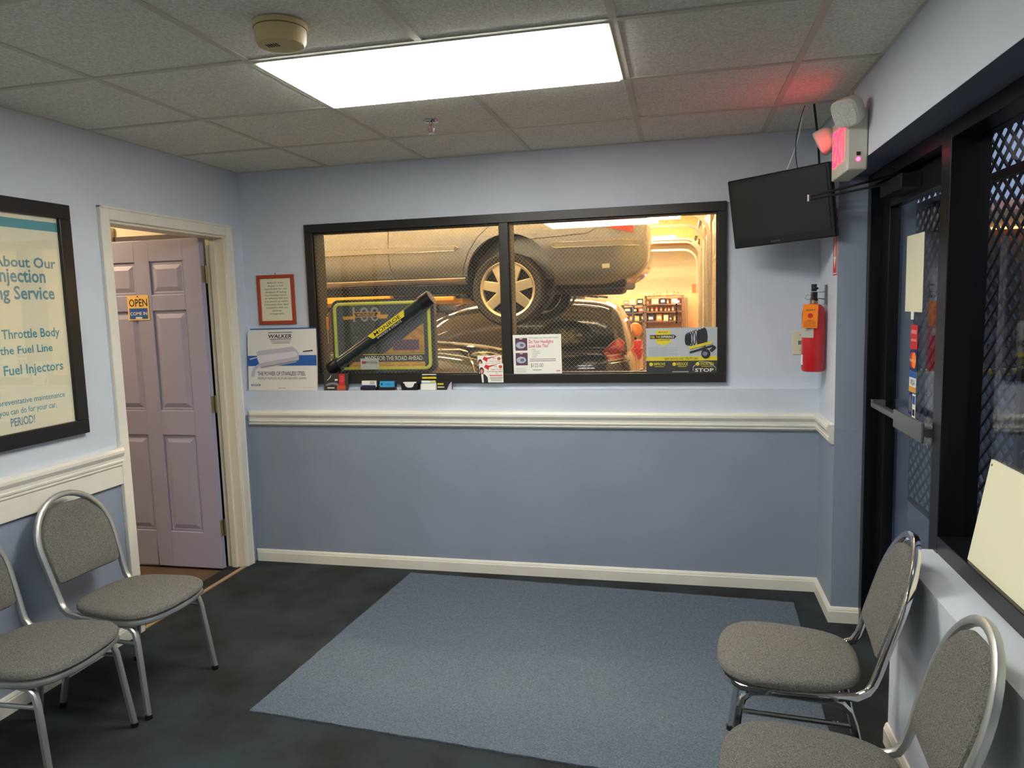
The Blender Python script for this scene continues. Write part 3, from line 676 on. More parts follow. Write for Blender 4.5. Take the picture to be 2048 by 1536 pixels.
# WALKER sign standing on the ledge
t = thing('counter_sign', 'white and blue WALKER muffler display sign standing on the ledge', 'sign', (.018, -.058, LEDGE+.001), rot=(-.075, 0, 0))
WW, WH = .462, .372
G().prism([(0, 0), (WW, 0), (WW, WH), (.022, WH), (0, WH-.022)], lambda p, a: (p[0], a, p[1]), 0, .012).build('panel', M('sign_gloss_white', (226, 226, 218), .4), t)
rect(t, 'top_edge', BLUEI, .02, WH, WW, WH+.008, .012, .012)
rect(t, 'band', BLUEI, 0, WH*.405, WW, WH*.575, 0, .0005)
txt(t, 'WALKER', INK, WW*.31, WH*.86, WW*.65, WH*.925, -.001, shear=.15, offset=.02); rect(t, 'rule', NAVY, WW*.31, WH*.945, WW*.66, WH*.955, 0, .0006); rect(t, 'rule', NAVY, WW*.33, WH*.838, WW*.64, WH*.847, 0, .0006)
for k in range(3): rect(t, 'print_line', INKG, WW*(.34+.01*k), WH*(.815-.022*k), WW*(.64-.01*k), WH*(.822-.022*k), 0, .0005)
txt(t, 'THE POWER OF STAINLESS STEEL', NAVY, WW*.14, WH*.245, WW*.84, WH*.315, -.001, offset=.006); txt(t, 'PREMIUM MUFFLERS FROM AN INDUSTRY LEADER', INKG, WW*.145, WH*.18, WW*.85, WH*.222, -.001)
rect(t, 'logo_bar', NAVY, WW*.04, WH*.075, WW*.175, WH*.105, 0, .0006); rect(t, 'logo_bar', PAPER, WW*.05, WH*.084, WW*.165, WH*.096, -.0006, .0004); rect(t, 'print_line', INKG, WW*.43, WH*.035, WW*.55, WH*.04, 0, .0005); rect(t, 'print_line', M('ink_pale', (180, 180, 178), .6), WW*.8, WH*.045, WW*.96, WH*.05, 0, .0005)
MUF = M('print_silver', (188, 188, 198), .45); MUF2 = M('print_silver_light', (218, 218, 224), .45); MUF3 = M('print_steel_dark', (128, 130, 142), .45)
def wp(L): return [(WW*x, WH*z) for x, z in L]
poly(t, 'muffler_print', MUF, wp([(.17, .42), (.19, .36), (.70, .46), (.75, .50), (.75, .60), (.72, .66), (.66, .715), (.16, .655), (.13, .63), (.14, .52)]), -.0006)
poly(t, 'muffler_print', MUF2, wp([(.14, .53), (.18, .45), (.72, .555), (.74, .585), (.70, .64), (.15, .575)]), -.0012); poly(t, 'muffler_print', MUF3, wp([(.19, .375), (.20, .39), (.72, .49), (.745, .5), (.72, .475)]), -.0012)
poly(t, 'pipe_print', MUF2, wp([(.75, .575), (.80, .595), (.95, .605), (.95, .635), (.80, .625), (.74, .605)]), -.0006); poly(t, 'pipe_print', INK, wp([(.81, .625), (.95, .638), (.95, .66), (.81, .642)]), -.0012)
poly(t, 'pipe_print', MUF, wp([(.16, .44), (.18, .40), (.11, .34), (.09, .25), (.105, .235), (.04, .22), (.055, .31), (.09, .39)]), -.0006); poly(t, 'hanger_print', MUF2, wp([(.02, .525), (.15, .56), (.15, .545), (.04, .51)]), -.0006)

# ------------------------------------------------------------------ ledge: brochure, card holders
def ledge(px): return PX(px, 780, 1, -.05).x
def item(name, label, cat, px0, y=-.05): return thing(name, label, cat, (ledge(px0), y, LEDGE+.0005))
SC = .00292
t = item('brochure', 'dark brochure with red column standing on the window ledge', 'brochure', 649, -.055); t.rotation_euler = (-.12, 0, 0)
G().box(0, 0, 0, .158, .004, .102).build('cover', M('brochure_dark', (58, 54, 54), .4), t); rect(t, 'column', REDI, .098, .03, .135, .097, 0); rect(t, 'foot_band', M('ink_rust', (190, 84, 54), .5), .085, .002, .14, .03, 0)
for a, b in ((.05, .062), (.055, .072)): rect(t, 'print_line', PAPER, .07, a+.008, .088, a+.013, 0)
rect(t, 'title_bar', PAPER, .022, .012, .068, .018, 0); poly(t, 'car_print', MUF3, [(.005, .03), (.03, .045), (.07, .048), (.095, .038), (.09, .03), (.05, .036), (.02, .028)], -.0003); G().tube([(.02+.025*math.sin(a*.3), -.001, .06+.006*a) for a in range(6)], .0015, 5).build('swoosh', PAPER, t)
for k in range(3): rect(t, 'print_line', MATS['ink_pink'], .104, .055+.012*k, .128, .058+.012*k, -.0008)
def holder(t, wd, mat=BLACK):
    g = G(); g.box(0, 0, 0, wd, .002, .018); g.box(0, 0, 0, wd, .034, .003); g.box(0, .032, 0, wd, .034, .03); g.box(0, 0, 0, .002, .034, .02); g.box(wd-.002, 0, 0, wd, .034, .02); return g.build('holder', mat, t)
def cards(t, x0, wd, h, mat, n=6):
    for k in range(n): G().box(x0, .006+.003*k, .004, x0+wd, .0065+.003*k, h).build('card', mat, t)
t = item('card_holder', 'card holder with white and navy business cards on the ledge', 'card holder', 721); holder(t, .102, M('holder_dark_brown', (40, 30, 36), .3)); cards(t, .008, .088, .055, PAPER); rect(t, 'blue_band', NAVY, .008, .012, .096, .030, .0045); 
for k in range(3): rect(t, 'print_line', NAVY, .06, .036+.006*k, .09, .038+.006*k, .0058)
t = item('card_holder', 'card holder with bright sky blue business cards on the ledge', 'card holder', 757); holder(t, .102, MATS['holder_dark_brown']); cards(t, .008, .088, .052, CYAN); poly(t, 'logo_print', NAVY, [(.02+.006*math.cos(a*PI/6), .036+.006*math.sin(a*PI/6)) for a in range(12)], .0055); rect(t, 'print_line', NAVY, .045, .034, .08, .036, .0055)
t = item('card_holder', 'black scooped card holder with white cards on the ledge', 'card holder', 801)
g = G(); g.prism([(0, .045), (.008, .0), (.104, .0), (.11, .045), (.088, .040), (.080, .022), (.068, .015), (.044, .015), (.032, .022), (.024, .040)], lambda p, a: (p[0], a, p[1]), 0, .003); g.box(.008, 0, 0, .104, .034, .003); g.box(0, .031, 0, .11, .034, .04); g.build('holder', BLACK, t); cards(t, .016, .078, .047, PAPER, 5)
t = item('card_stack', 'tall white card with yellow bands standing on the ledge', 'card', 840)
for k, (h, x) in enumerate(((.092, .008), (.055, .006), (.036, .004))): G().box(x, .022-.008*k, .001, x+.088, .023-.008*k, h).build('card', PAPER, t)
rect(t, 'yellow_band', YELI, .008, .064, .096, .076, .0218, .0004); rect(t, 'yellow_band', YELI, .06, .044, .094, .052, .0138, .0004); rect(t, 'blue_band', CYAN, .006, .038, .09, .042, .0138, .0004); txt(t, 'o  o', INKG, .02, .079, .086, .088, .0212)
t = item('card_stack', 'black cards with yellow script and a chrome wheel print on the ledge', 'card', 873)
G().box(0, .006, 0, .092, .022, .05).build('card', INK, t); rect(t, 'script_print', YELI, .006, .03, .042, .04, .006); rect(t, 'script_print', CREAMP, .006, .014, .046, .02, .006); poly(t, 'wheel_print', MUF, [(.062, .0), (.092, .0), (.092, .05), (.075, .03)], .006)
# holiday flyers taped at the mullion
def flyer(label, px, py, y):
    p = PX(px, py, 1, y); t = thing('holiday_flyer', label, 'flyer', (p.x, y, p.z), group='holiday flyers at the mullion')
    FWd, FHt = .142, .108
    G().box(0, 0, 0, FWd, .001, FHt).build('sheet', PAPER, t)
    poly(t, 'coat_print', INK, [(0, 0), (.052, 0), (.05, .028), (.035, .046), (.01, .055), (.0, .05)], 0); poly(t, 'shirt_print', PAPER, [(.016, .0), (.026, .0), (.024, .048), (.012, .05)], -.0006)
    poly(t, 'hair_print', M('ink_hair', (88, 38, 36), .6), [(.015+.014*math.cos(a*PI/8), .067+.021*math.sin(a*PI/8)) for a in range(16)], -.0006); poly(t, 'face_print', SKIN, [(.015+.008*math.cos(a*PI/8), .064+.012*math.sin(a*PI/8)) for a in range(16)], -.0012)
    poly(t, 'bow_print', REDI, [(.03, .088), (.04, .103), (.06, .097), (.12, .107), (.06, .088), (.056, .07), (.046, .078)], -.0006)
    poly(t, 'turkey_print', M('ink_roast', (176, 96, 40), .6), [(.127+.011*math.cos(a*PI/8), .09+.009*math.sin(a*PI/8)) for a in range(16)], -.0006)
    txt(t, '2012', INK, .09, .088, .107, .096, -.0006); txt(t, 'Happy Holidays', REDI, .070, .072, .138, .081, -.0006, shear=.3); txt(t, 'to you and your family', INK, .046, .060, .138, .068, -.0006, shear=.2, offset=.01); txt(t, 'from', INK, .096, .051, .112, .056, -.0006)
    for k in range(3): rect(t, 'print_line', INKG, .06+.004*k, .026-.008*k, .138-.004*k, .029-.008*k, 0)
    rect(t, 'script_line', MATS['ink_pink'], .06, .036, .136, .044, 0)
flyer('red and white holiday flyer in front of its twin, against the window mullion', 959, 765, -.040); flyer('red and white holiday flyer half hidden behind its twin at the mullion', 956, 749, -.0335)

# sheets on the glass
GY = -.0125
p = PX(1028, 748, 1, GY); q = PX(1121, 670, 1, GY)
t = thing('headlight_flyer', 'white flyer with two headlight photos and pink heading on the shop window', 'flyer', (p.x, GY, p.z), rot=(0, -.008, 0))
HW, HH = q.x-p.x+.004, q.z-p.z+.004
G().box(0, 0, 0, HW, .0008, HH).build('sheet', PAPER, t)
for (a, b) in ((.60, .92), (.22, .54)):
    rect(t, 'photo_print', M('ink_plum', (92, 58, 78), .5), HW*.05, HH*a, HW*.30, HH*b, 0); cx, cz = HW*.165, HH*(a+b)/2-.005
    poly(t, 'headlight_print', M('ink_lilac_grey', (178, 184, 206), .4), [(cx+.028*math.cos(k*PI/8), cz+.019*math.sin(k*PI/8)) for k in range(16)], -.0006); poly(t, 'headlight_print', INKG, [(cx+.006+.012*math.cos(k*PI/8), cz+.009*math.sin(k*PI/8)) for k in range(16)], -.0012); rect(t, 'glint_print', PAPER, HW*.14, HH*(b-.03), HW*.2, HH*(b-.015), -.0006)
txt(t, '3M Headlight Lens Restoration System', INKG, HW*.33, HH*.90, HW*.95, HH*.94, -.0006); txt(t, 'Do Your Headlights', MAGI, HW*.33, HH*.78, HW*.84, HH*.87, -.0006, shear=.15, offset=.012); txt(t, 'Look Like This?', MAGI, HW*.33, HH*.67, HW*.74, HH*.76, -.0006, shear=.15, offset=.012)
for k, s in enumerate(('Hazy', 'Yellowed', 'Scratched', 'Cloudy', 'Dull')): txt(t, '- '+s, INKG, HW*.38, HH*(.61-.048*k), HW*(.40+.018*len(s)), HH*(.64-.048*k), -.0006)
for k in range(2): rect(t, 'print_line', INKG, HW*.34, HH*(.365-.045*k), HW*.88, HH*(.38-.045*k), 0)
txt(t, '$125.00', INKG, HW*.36, HH*.17, HW*.62, HH*.27, -.0006); txt(t, '3M', MAGI, HW*.88, HH*.05, HW*.96, HH*.09, -.0006, offset=.02)
for k in range(3): rect(t, 'print_line', M('ink_pale', (180,180,178)), HW*.05, HH*(.05+.04*k), HW*.26, HH*(.06+.04*k), 0)
rect(t, 'print_line', INKG, HW*.4, HH*.09, HW*.58, HH*.105, 0)
p = PX(1293, 746, 1, GY); q = PX(1433, 654, 1, GY)
t = thing('shocks_poster', 'grey yellow and black shocks and struts poster in the window corner', 'poster', (p.x, GY-.001, p.z))
SW, SH = q.x-p.x+.004, q.z-p.z
G().box(0, 0, 0, SW, .001, SH).build('sheet', M('poster_grey_blue', (182, 192, 198), .5), t)
rect(t, 'dark_band', M('ink_charcoal', (58, 62, 62), .5), 0, 0, SW, SH*.27, 0); rect(t, 'yellow_band', YELI, 0, SH*.27, SW, SH*.36, 0)
txt(t, 'NEW SHOCKS AND STRUTS CAN', INK, SW*.26, SH*.287, SW*.73, SH*.343, -.0007, offset=.012)
poly(t, 'shield', YELI, [(SW*.14, SH*.72), (SW*.14, SH*.95), (SW*.35, SH*.95), (SW*.35, SH*.72), (SW*.35, SH*.67), (SW*.245, SH*.61), (SW*.14, SH*.67)], 0)
txt(t, 'MONROE', INK, SW*.18, SH*.895, SW*.31, SH*.925, -.0007, offset=.01)
poly(t, 'arrow_banner', INK, [(SW*.055, SH*.76), (SW*.40, SH*.76), (SW*.43, SH*.805), (SW*.40, SH*.85), (SW*.055, SH*.85)], -.0007); txt(t, 'FEEL THE', YELI, SW*.065, SH*.775, SW*.20, SH*.835, -.0016, offset=.012); txt(t, 'DIFFERENCE', PAPER, SW*.21, SH*.775, SW*.40, SH*.835, -.0016, shear=.15, offset=.012)
txt(t, 'GUARANTEE', INK, SW*.155, SH*.715, SW*.335, SH*.745, -.0007, offset=.01)
for k in range(8): rect(t, 'print_line', M('ink_pale2', (150, 158, 164), .6), SW*.03, SH*(.38+.026*k), SW*(.45 if k % 3 else .30), SH*(.387+.026*k), 0)
IK2 = M('ink_graphite', (48, 50, 54), .4)
for k in range(8):   # coil spring print
    cx, cz, rr_ = SW*(.56+.035*k), SH*(.74+.006*k), SH*(.13+.012*k)
    poly(t, 'coil_print', IK2, [(cx+(.0055 if s_ > 0 else 0)+rr_*.33*math.cos(a*PI/10), cz+rr_*math.sin(a*PI/10)) for s_ in (1,) for a in range(20)], -.0006-.00025*k, .0002) if k in (0, 1, 5, 6, 7) else None
    if k in (1, 2, 3, 4):
        G().tube([(cx+rr_*.33*math.cos(a*PI/10), -.0012, cz+rr_*math.sin(a*PI/10)) for a in range(20)], .0022, 5, True).build('coil_print', IK2, t)
poly(t, 'shock_print', YELI, [(SW*.60, SH*.58), (SW*.62, SH*.52), (SW*.93, SH*.64), (SW*.93, SH*.70)], -.0030); poly(t, 'shock_print', IK2, [(SW*.61, SH*.47), (SW*.62, SH*.43), (SW*.95, SH*.58), (SW*.94, SH*.62)], -.0030)
poly(t, 'strut_print', IK2, [(SW*.84+.024*math.cos(a*PI/10), SH*.42+.026*math.sin(a*PI/10)) for a in range(20)], -.0030); poly(t, 'strut_print', MUF3, [(SW*.83+.013*math.cos(a*PI/10), SH*.42+.012*math.sin(a*PI/10)) for a in range(20)], -.0037); poly(t, 'strut_print', IK2, [(SW*.89, SH*.50), (SW*.96, SH*.60), (SW*.985, SH*.55), (SW*.92, SH*.45)], -.0030)
for s, a, b in (('IMPROVE', .04, .27), ('REDUCE', .37, .59), ('SHORTEN', .70, .95)):
    poly(t, 'icon', YELI, [(SW*(a+.028)+.010*math.cos(k*PI/10), SH*.195+.010*math.sin(k*PI/10)) for k in range(20)], -.0007); txt(t, s, YELI, SW*(a+.065), SH*.165, SW*b, SH*.235, -.0007, offset=.012); rect(t, 'print_line', YELI, SW*(a+.08), SH*.135, SW*(b-.02), SH*.145, -.0006)
txt(t, 'STOP', PAPER, SW*.69, SH*.02, SW*.95, SH*.10, -.0007, offset=.02); G().tube([(SW*.665, -.001, SH*.04), (SW*.665, -.001, SH*.13), (SW*.75, -.001, SH*.25), (SW*.88, -.001, SH*.235), (SW*.98, -.001, SH*.11), (SW*.98, -.001, SH*.04)], .0012, 5).build('octagon_print', PAPER, t); rect(t, 'print_line', PAPER, SW*.37, SH*.02, SW*.6, SH*.03, -.0006)
p = PX(722, 739, 1, GY)
t = thing('window_sticker', 'small grey RBB sticker at the bottom of the left window pane', 'sticker', (p.x, GY, p.z)); rect(t, 'card', M('sticker_grey', (168, 172, 166), .5), 0, 0, .118, .066, 0); rect(t, 'logo', M('ink_brick', (150, 70, 64), .5), .008, .034, .036, .05, -.0006); txt(t, 'RBB', M('ink_brick'  , (150, 70, 64), .5), .042, .034, .108, .05, -.0006)

# ------------------------------------------------------------------ MONROE display on the shop side of the glass
t = thing('shock_display', 'lime edged MONROE display panel with diagonal shock absorber behind the glass', 'display sign', (0, .055, WZ0+.054))
c0 = PX(668, 748, 1, .055); c1_ = PX(866, 593, 1, .055); t.location.x = c0.x
DW, DH = c1_.x-c0.x, c1_.z-(WZ0+.054)-.004
def rrect(x0, z0, x1, z1, r, n=6):
    P = []
    for cx, cz, a0 in ((x1-r, z0+r, -PI/2), (x1-r, z1-r, 0), (x0+r, z1-r, PI/2), (x0+r, z0+r, PI)):
        for k in range(n+1): a = a0+PI/2*k/n; P.append((cx+r*math.cos(a), cz+r*math.sin(a)))
    return P
G().prism(rrect(0, 0, DW, DH, .05), lambda p_, a: (p_[0], a, p_[1]), .004, .05).build('back_shell', BLACK, t)
G().prism(rrect(.03, .03, DW-.03, DH-.03, .035), lambda p_, a: (p_[0], a, p_[1]), .001, .0035).build('face_panel', DARKP, t)
G().tube([(x, -.004, z) for x, z in rrect(.028, .030, DW-.030, DH-.026, .035)], .0105, 8, True).build('lime_border', LIME, t, smooth=True)
rect(t, 'picture', M('ink_amber', (196, 142, 56), .55, var=.35, vscale=30), DW*.50, DH*.27, DW*.90, DH*.66, 0); 
poly(t, 'picture_edge', DARKP, [(DW*.49, DH*.67), (DW*.49, DH*.26), (DW*.54, DH*.3), (DW*.9, DH*.67)], -.0008)
rect(t, 'picture_block', M('ink_mauve', (92, 70, 84), .5), DW*.60, DH*.31, DW*.85, DH*.45, -.0016)
rect(t, 'yellow_rule', YELI, DW*.30, DH*.252, DW*.90, DH*.262, 0); rect(t, 'dark_band', IK2, DW*.28, DH*.165, DW*.90, DH*.25, 0)
txt(t, 'MADE FOR THE ROAD AHEAD.', CREAMP, DW*.32, DH*.175, DW*.885, DH*.238, -.0008, offset=.008)
rect(t, 'amber_band', GOLD, DW*.16, DH*.085, DW*.90, DH*.155, 0)
for k in range(5): rect(t, 'print_line', M('ink_brown2', (110, 76, 30), .6), DW*(.2+.145*k), DH*.105, DW*(.31+.145*k), DH*.112, -.0006); rect(t, 'print_line', MATS['ink_brown2'], DW*(.23+.145*k), DH*.135, DW*(.28+.145*k), DH*.14, -.0006)
poly(t, 'ribbon', GOLD, [(DW*.13, DH*.73), (DW*.24, DH*.74), (DW*.24, DH*.76), (DW*.47, DH*.76), (DW*.47, DH*.74), (DW*.55, DH*.735), (DW*.57, DH*.79), (DW*.49, DH*.79), (DW*.49, DH*.83), (DW*.22, DH*.83), (DW*.22, DH*.78), (DW*.115, DH*.775)], 0)
poly(t, 'ribbon_block', IK2, [(DW*.25, DH*.77), (DW*.45, DH*.77), (DW*.47, DH*.82), (DW*.23, DH*.82)], -.0008); txt(t, 'MONROE', GOLD, DW*.265, DH*.778, DW*.44, DH*.813, -.0016, offset=.008)
txt(t, '100', M('ink_silver', (150, 156, 156), .4), DW*.22, DH*.70, DW*.48, DH*.91, .0008, offset=.0)
# diagonal shock absorber
a_ = Vector((DW*.04, -.030, DH*.10)); b_ = Vector((DW*.955, -.030, DH*.96)); d_ = (b_-a_).normalized()
sh_ = G().tube([a_, a_.lerp(b_, .42)], .034, 16).build('shock_lower', M('shock_dark', (44, 54, 56), .3, .3), t, smooth=True)
G().tube([a_.lerp(b_, .42), b_], .038, 16).build('shock_upper', MATS['shock_dark'], t, smooth=True)
for c in (a_, b_): G().tube([c-d_*.035, c+d_*.035], .045, 16).build('end_cap', BLACK, t, smooth=True)
pn_ = Vector((-d_.z, 0, d_.x)); G().tube([a_.lerp(b_, .08)+pn_*.030+Vector((0, -.012, 0)), a_.lerp(b_, .92)+pn_*.032+Vector((0, -.012, 0))], .004, 6).build('chrome_strip', CHROME, t)
lb = bpy.data.objects.new('label_plate', None); COL.objects.link(lb); lb.parent = t; mid_ = a_.lerp(b_, .60); lb.location = mid_+Vector((0, -.0385, 0)); lb.rotation_euler = (0, -math.atan2(d_.z, d_.x), 0)
poly(lb, 'label_field', YELI, [(-.11, -.006), (.13, -.006), (.15, .028), (-.13, .028)], 0); txt(lb, 'MONROE', INK, -.09, .0, .11, .023, -.0008, offset=.01); txt(lb, 'SHOCKS & STRUTS', PAPER, -.085, -.022, .10, -.010, -.0008)
# screwdriver hung beside the display
p = PX(655, 660, 1, .10)
t = thing('screwdriver', 'amber handled screwdriver hanging beside the display panel behind the glass', 'screwdriver', (p.x, .10, p.z))
G().lathe([(.006, 0), (.009, .004), (.0085, .05), (.010, .075), (.006, .08)], 10).build('handle', M('amber_plastic', (214, 140, 50), .3), t, smooth=True); G().lathe([(.0028, -.085), (.0028, 0)], 8).build('shaft', CHROME, t); G().tube([(0, 0, .078), (0, .02, .10), (0, .029, .10)], .002, 6).build('hanging_loop', GREYM, t)
# ------------------------------------------------------------------ repair shop shell
ZG = -.2; GXL, GXR, GYB, GZ = -6.0, 3.15, 16.0, 3.75
CONC = M('shop_concrete', (150, 128, 100), .55, var=.35, vscale=1.6, rgb2=(112, 94, 74))
struct(box('floor_shop', CONC, GXL-.2, .15, ZG-.15, GXR+.2, GYB+.2, ZG), 'concrete floor of the repair shop')
struct(box('ceiling_shop', M('shop_ceiling', (224, 196, 150), .8), GXL-.2, .15, GZ, GXR+.2, GYB+.2, GZ+.15))
struct(box('wall_shop_back', SHOPW, GXL-.2, GYB, ZG, GXR+.2, GYB+.2, GZ), 'bright cream back wall of the repair shop')
struct(box('wall_shop_left', M('shop_wall_brown', (84, 64, 46), .8, var=.3, vscale=2), GXL-.2, .15, ZG, GXL, GYB, GZ)); struct(box('wall_shop_right', SHOPW, GXR, .15, ZG, GXR+.2, GYB, GZ))
struct(box('wall_shop_front', SHOPW, GXL, .001, 2.6, GXR+.3, .15, GZ)); struct(box('wall_shop_front_left', SHOPW, GXL, 0, ZG, -2.75, .15, 2.6))
struct(box('bulkhead_shop', M('tan_board', (214, 164, 100), .7), .4, 14.2, 2.98, GXR, GYB, GZ), 'tan boxed bulkhead along the shop back wall')
# garage doors in the right wall: sections are parts, tracks are parts
STEEL = M('galvanised', (176, 168, 150), .35, .8); GD = M('garage_door_tan', (176, 152, 118), .55)
def gdoor(y0, y1, label):
    t = thing('overhead_door', label, 'garage door', (GXR, (y0+y1)/2, ZG))
    hy = (y1-y0)/2
    for k in range(5):
        s_ = G().box(-.10, -hy, .01+.56*k, -.055, hy, .565+.56*k).build('section', GD, t, bevel=.006)
        for q in (-.5, .5): G().box(-.106, q*hy-.28, .08+.56*k, -.10, q*hy+.28, .49+.56*k).build('raised_panel', GD, s_, bevel=.004)
    for s_ in (-1, 1):
        yy = s_*(hy+.05); H = 2.62; R_ = .32
        path = [(-.13, yy, .05), (-.13, yy, 1.2), (-.13, yy, H)] + [(-.13-R_*(1-math.cos(a*PI/16)), yy, H+R_*math.sin(a*PI/16)) for a in range(1, 9)] + [(-2.5, yy, H+R_+.03)]
        tr = G().tube(path, .03, 4, ref=(0, 1, 0)).build('track', STEEL, t)
        G().box(-.055, yy-.03, .02, -.002, yy+.03, 3.2).build('post', GD, t)
        for z in (.6, 1.3, 2.0): G().box(-.13, yy-.02, z, -.05, yy+.02, z+.08).build('bracket', STEEL, tr)
        G().tube([(-.17, yy, 3.12), (-.17, yy*1.0, 3.12+.001)], .01, 6).build('shaft_pin', STEEL, t); G().lathe([(.075, -.03), (.06, -.02), (.06, .02), (.075, .03)], 16, (-.17, yy*.97, 3.12), 'y').build('cable_drum', STEEL, t)
        G().tube([(-2.45, yy, H+R_+.05), (-2.45, yy, 3.93-.0)], .012, 6).build('hanger', STEEL, t)
    G().tube([(-.17, -hy-.1, 3.12), (-.17, hy+.1, 3.12)], .016, 8).build('torsion_shaft', STEEL, t); G().tube([(-.17, -.5, 3.12), (-.17, .5, 3.12)], .035, 10).build('torsion_spring', BLACKM, t)
    return t
gdoor(8.25, 10.8, 'tan sectional overhead door with curved steel tracks, beside the nearer shop lamp'); gdoor(11.7, 14.1, 'tan sectional overhead door with curved steel tracks, beside the storage shelves')
gdoor(3.9, 6.5, 'tan sectional overhead door beside the dark SUV')
# tube lamps
TUBE = M('shop_tube_lit', (255, 226, 170), .5, emit=SHOP, emrgb=(255, 228, 182))
def tlamp(x, y, z, ax, L, label):
    t = thing('shop_lamp', label, 'lamp', (x, y, z), 0 if ax == 'x' else PI/2, 'tube lamps in the repair shop')
    G().box(-L/2, -.07, .02, L/2, .07, .06).build('housing', WHITE, t); 
    for s_ in (-1, 1): G().tube([(-L/2+.02, s_*.035, .0), (L/2-.02, s_*.035, .0)], .019, 10).build('tube', TUBE, t)
    for s_ in (-1, 1): G().tube([(s_*L*.4, 0, .06), (s_*L*.4, 0, GZ-z)], .005, 6).build('suspension', STEEL, t)
tlamp(2.05, 9.6, 3.02, 'x', 1.2, 'suspended tube lamp beside the nearer garage door tracks'); tlamp(1.95, 13.0, 2.93, 'x', 1.2, 'suspended tube lamp before the tan bulkhead')
for k, (x, y) in enumerate(((-2.5, 1.1), (.2, 1.3), (2.2, 1.9), (-2.2, 4.1), (1.9, 5.0), (-.6, 7.4), (-3, 9.5), (-2.5, 13), (1.2, 11.4), (.2, 12.6), (2.4, 12.2))):  # unseen lamps added to light the shop; shelf ones brighten its back wall
    tlamp(x, y, 3.45, 'x', 1.4, ['unseen tube lamp high above the green sedan', 'unseen tube lamp high above the green sedan', 'unseen tube lamp by the shop window wall', 'unseen tube lamp above the raised car', 'unseen tube lamp above the tail of the SUV', 'unseen tube lamp in the shop behind the SUV', 'unseen tube lamp deep in the shop', 'unseen tube lamp by the far shop wall', 'unseen tube lamp added before the shelves, nearest the SUV', 'unseen tube lamp added before the grey shelf unit', 'unseen tube lamp added over the brown shelf unit'][k])

# ------------------------------------------------------------------ cars
def loft(secs, name, mat, par, sub=2, cut=None):
    n = len(secs[0][1])*2-2; vs = []; fs = []
    for x, half in secs:
        ring = [(x, y, z) for y, z in half] + [(x, -y, z) for y, z in half[-2:0:-1]]
        vs += ring
    for i in range(len(secs)-1):
        for k in range(n): fs.append((i*n+k, i*n+(k+1) % n, (i+1)*n+(k+1) % n, (i+1)*n+k))
    fs += [tuple(range(n))[::-1], tuple(range((len(secs)-1)*n, len(secs)*n))]
    o = G().add(vs, fs).build(name, mat, None, smooth=True, sub=sub)
    if cut:
        for (cx, cz, r_, y0, y1) in cut:
            c = G().lathe([(r_, y0), (r_, y1)], 40, (cx, 0, cz), 'y').build('cutter', mat)
            b = o.modifiers.new('arch', 'BOOLEAN'); b.operation = 'DIFFERENCE'; b.object = c; b.solver = 'EXACT'; c['tmp'] = 1
    bpy.context.view_layer.update()
    dg = bpy.context.evaluated_depsgraph_get(); me = bpy.data.meshes.new_from_object(o.evaluated_get(dg))
    bm = bmesh.new(); bm.from_mesh(me); bvh = BVHTree.FromBMesh(bm); bm.free()
    o.modifiers.clear(); o.data = me; me.materials.clear(); me.materials.append(mat)
    for p_ in me.polygons: p_.use_smooth = True
    b = o.modifiers.new('edges', 'EDGE_SPLIT'); b.split_angle = math.radians(38)
    for c in [c for c in bpy.data.objects if c.get('tmp')]: bpy.data.objects.remove(c)
    o.parent = par
    return o, bvh
def body_sec(x, zb, zt, w, crown=.03):
    h = zt-zb; return (x, [(0, zb), (w*.80, zb), (w*.95, zb+.08*h), (w, zb+.38*h), (w*.995, zb+.62*h), (w*.965, zb+.84*h), (w*.90, zt-.025), (w*.62, zt+crown*.5), (0, zt+crown)])
def cab_sec(x, zb, zr, wb, wr):
    return (x, [(0, zb-.06), (wb, zb-.06), (wb, zb), (wb*.5+wr*.5+.012, (zb+zr)/2), (wr, zr-.055), (wr*.90, zr-.012), (wr*.5, zr+.012), (0, zr+.02)])
def drape(bvh, pts, side=-1, off=.003):      # (x, z) list -> surface points on the -y side
    out = []
    for x, z in pts:
        h = bvh.ray_cast(Vector((x, side*3, z)), Vector((0, -side, 0)))
        y = h[0].y if h[0] else (out[-1].y if out else side*.85)
        out.append(Vector((x, y+side*off, z)))
    return out
def dline(bvh, pts, r, name, mat, par, off=.0, n=20, side=-1):
    P = []
    for i in range(len(pts)-1):
        for k in range(n): a = k/n; P.append((pts[i][0]*(1-a)+pts[i+1][0]*a, pts[i][1]*(1-a)+pts[i+1][1]*a))
    P.append(pts[-1]); return G().tube(drape(bvh, P, side, off), r, 5).build(name, mat, par)
def patch(bvh, top, bot, name, mat, par, nx=16, nz=8, off=.004, side=-1):
    def lerp(L, t):
        s = t*(len(L)-1); i = min(int(s), len(L)-2); a = s-i; return (L[i][0]*(1-a)+L[i+1][0]*a, L[i][1]*(1-a)+L[i+1][1]*a)
    def f(i, j):
        a, b = lerp(top, i/(nx-1)), lerp(bot, i/(nx-1)); t = j/(nz-1); x, z = a[0]*(1-t)+b[0]*t, a[1]*(1-t)+b[1]*t
        return drape(bvh, [(x, z)], side, off)[0]
    o = G().grid(f, nx, nz).build(name, mat, par, smooth=True); return o
TYRE = M('tyre', (34, 30, 28), .8, bump=.3, bscale=80); WELL = M('wheel_well', (16, 17, 17), .9); LINE = M('panel_gap', (14, 13, 12), .8)
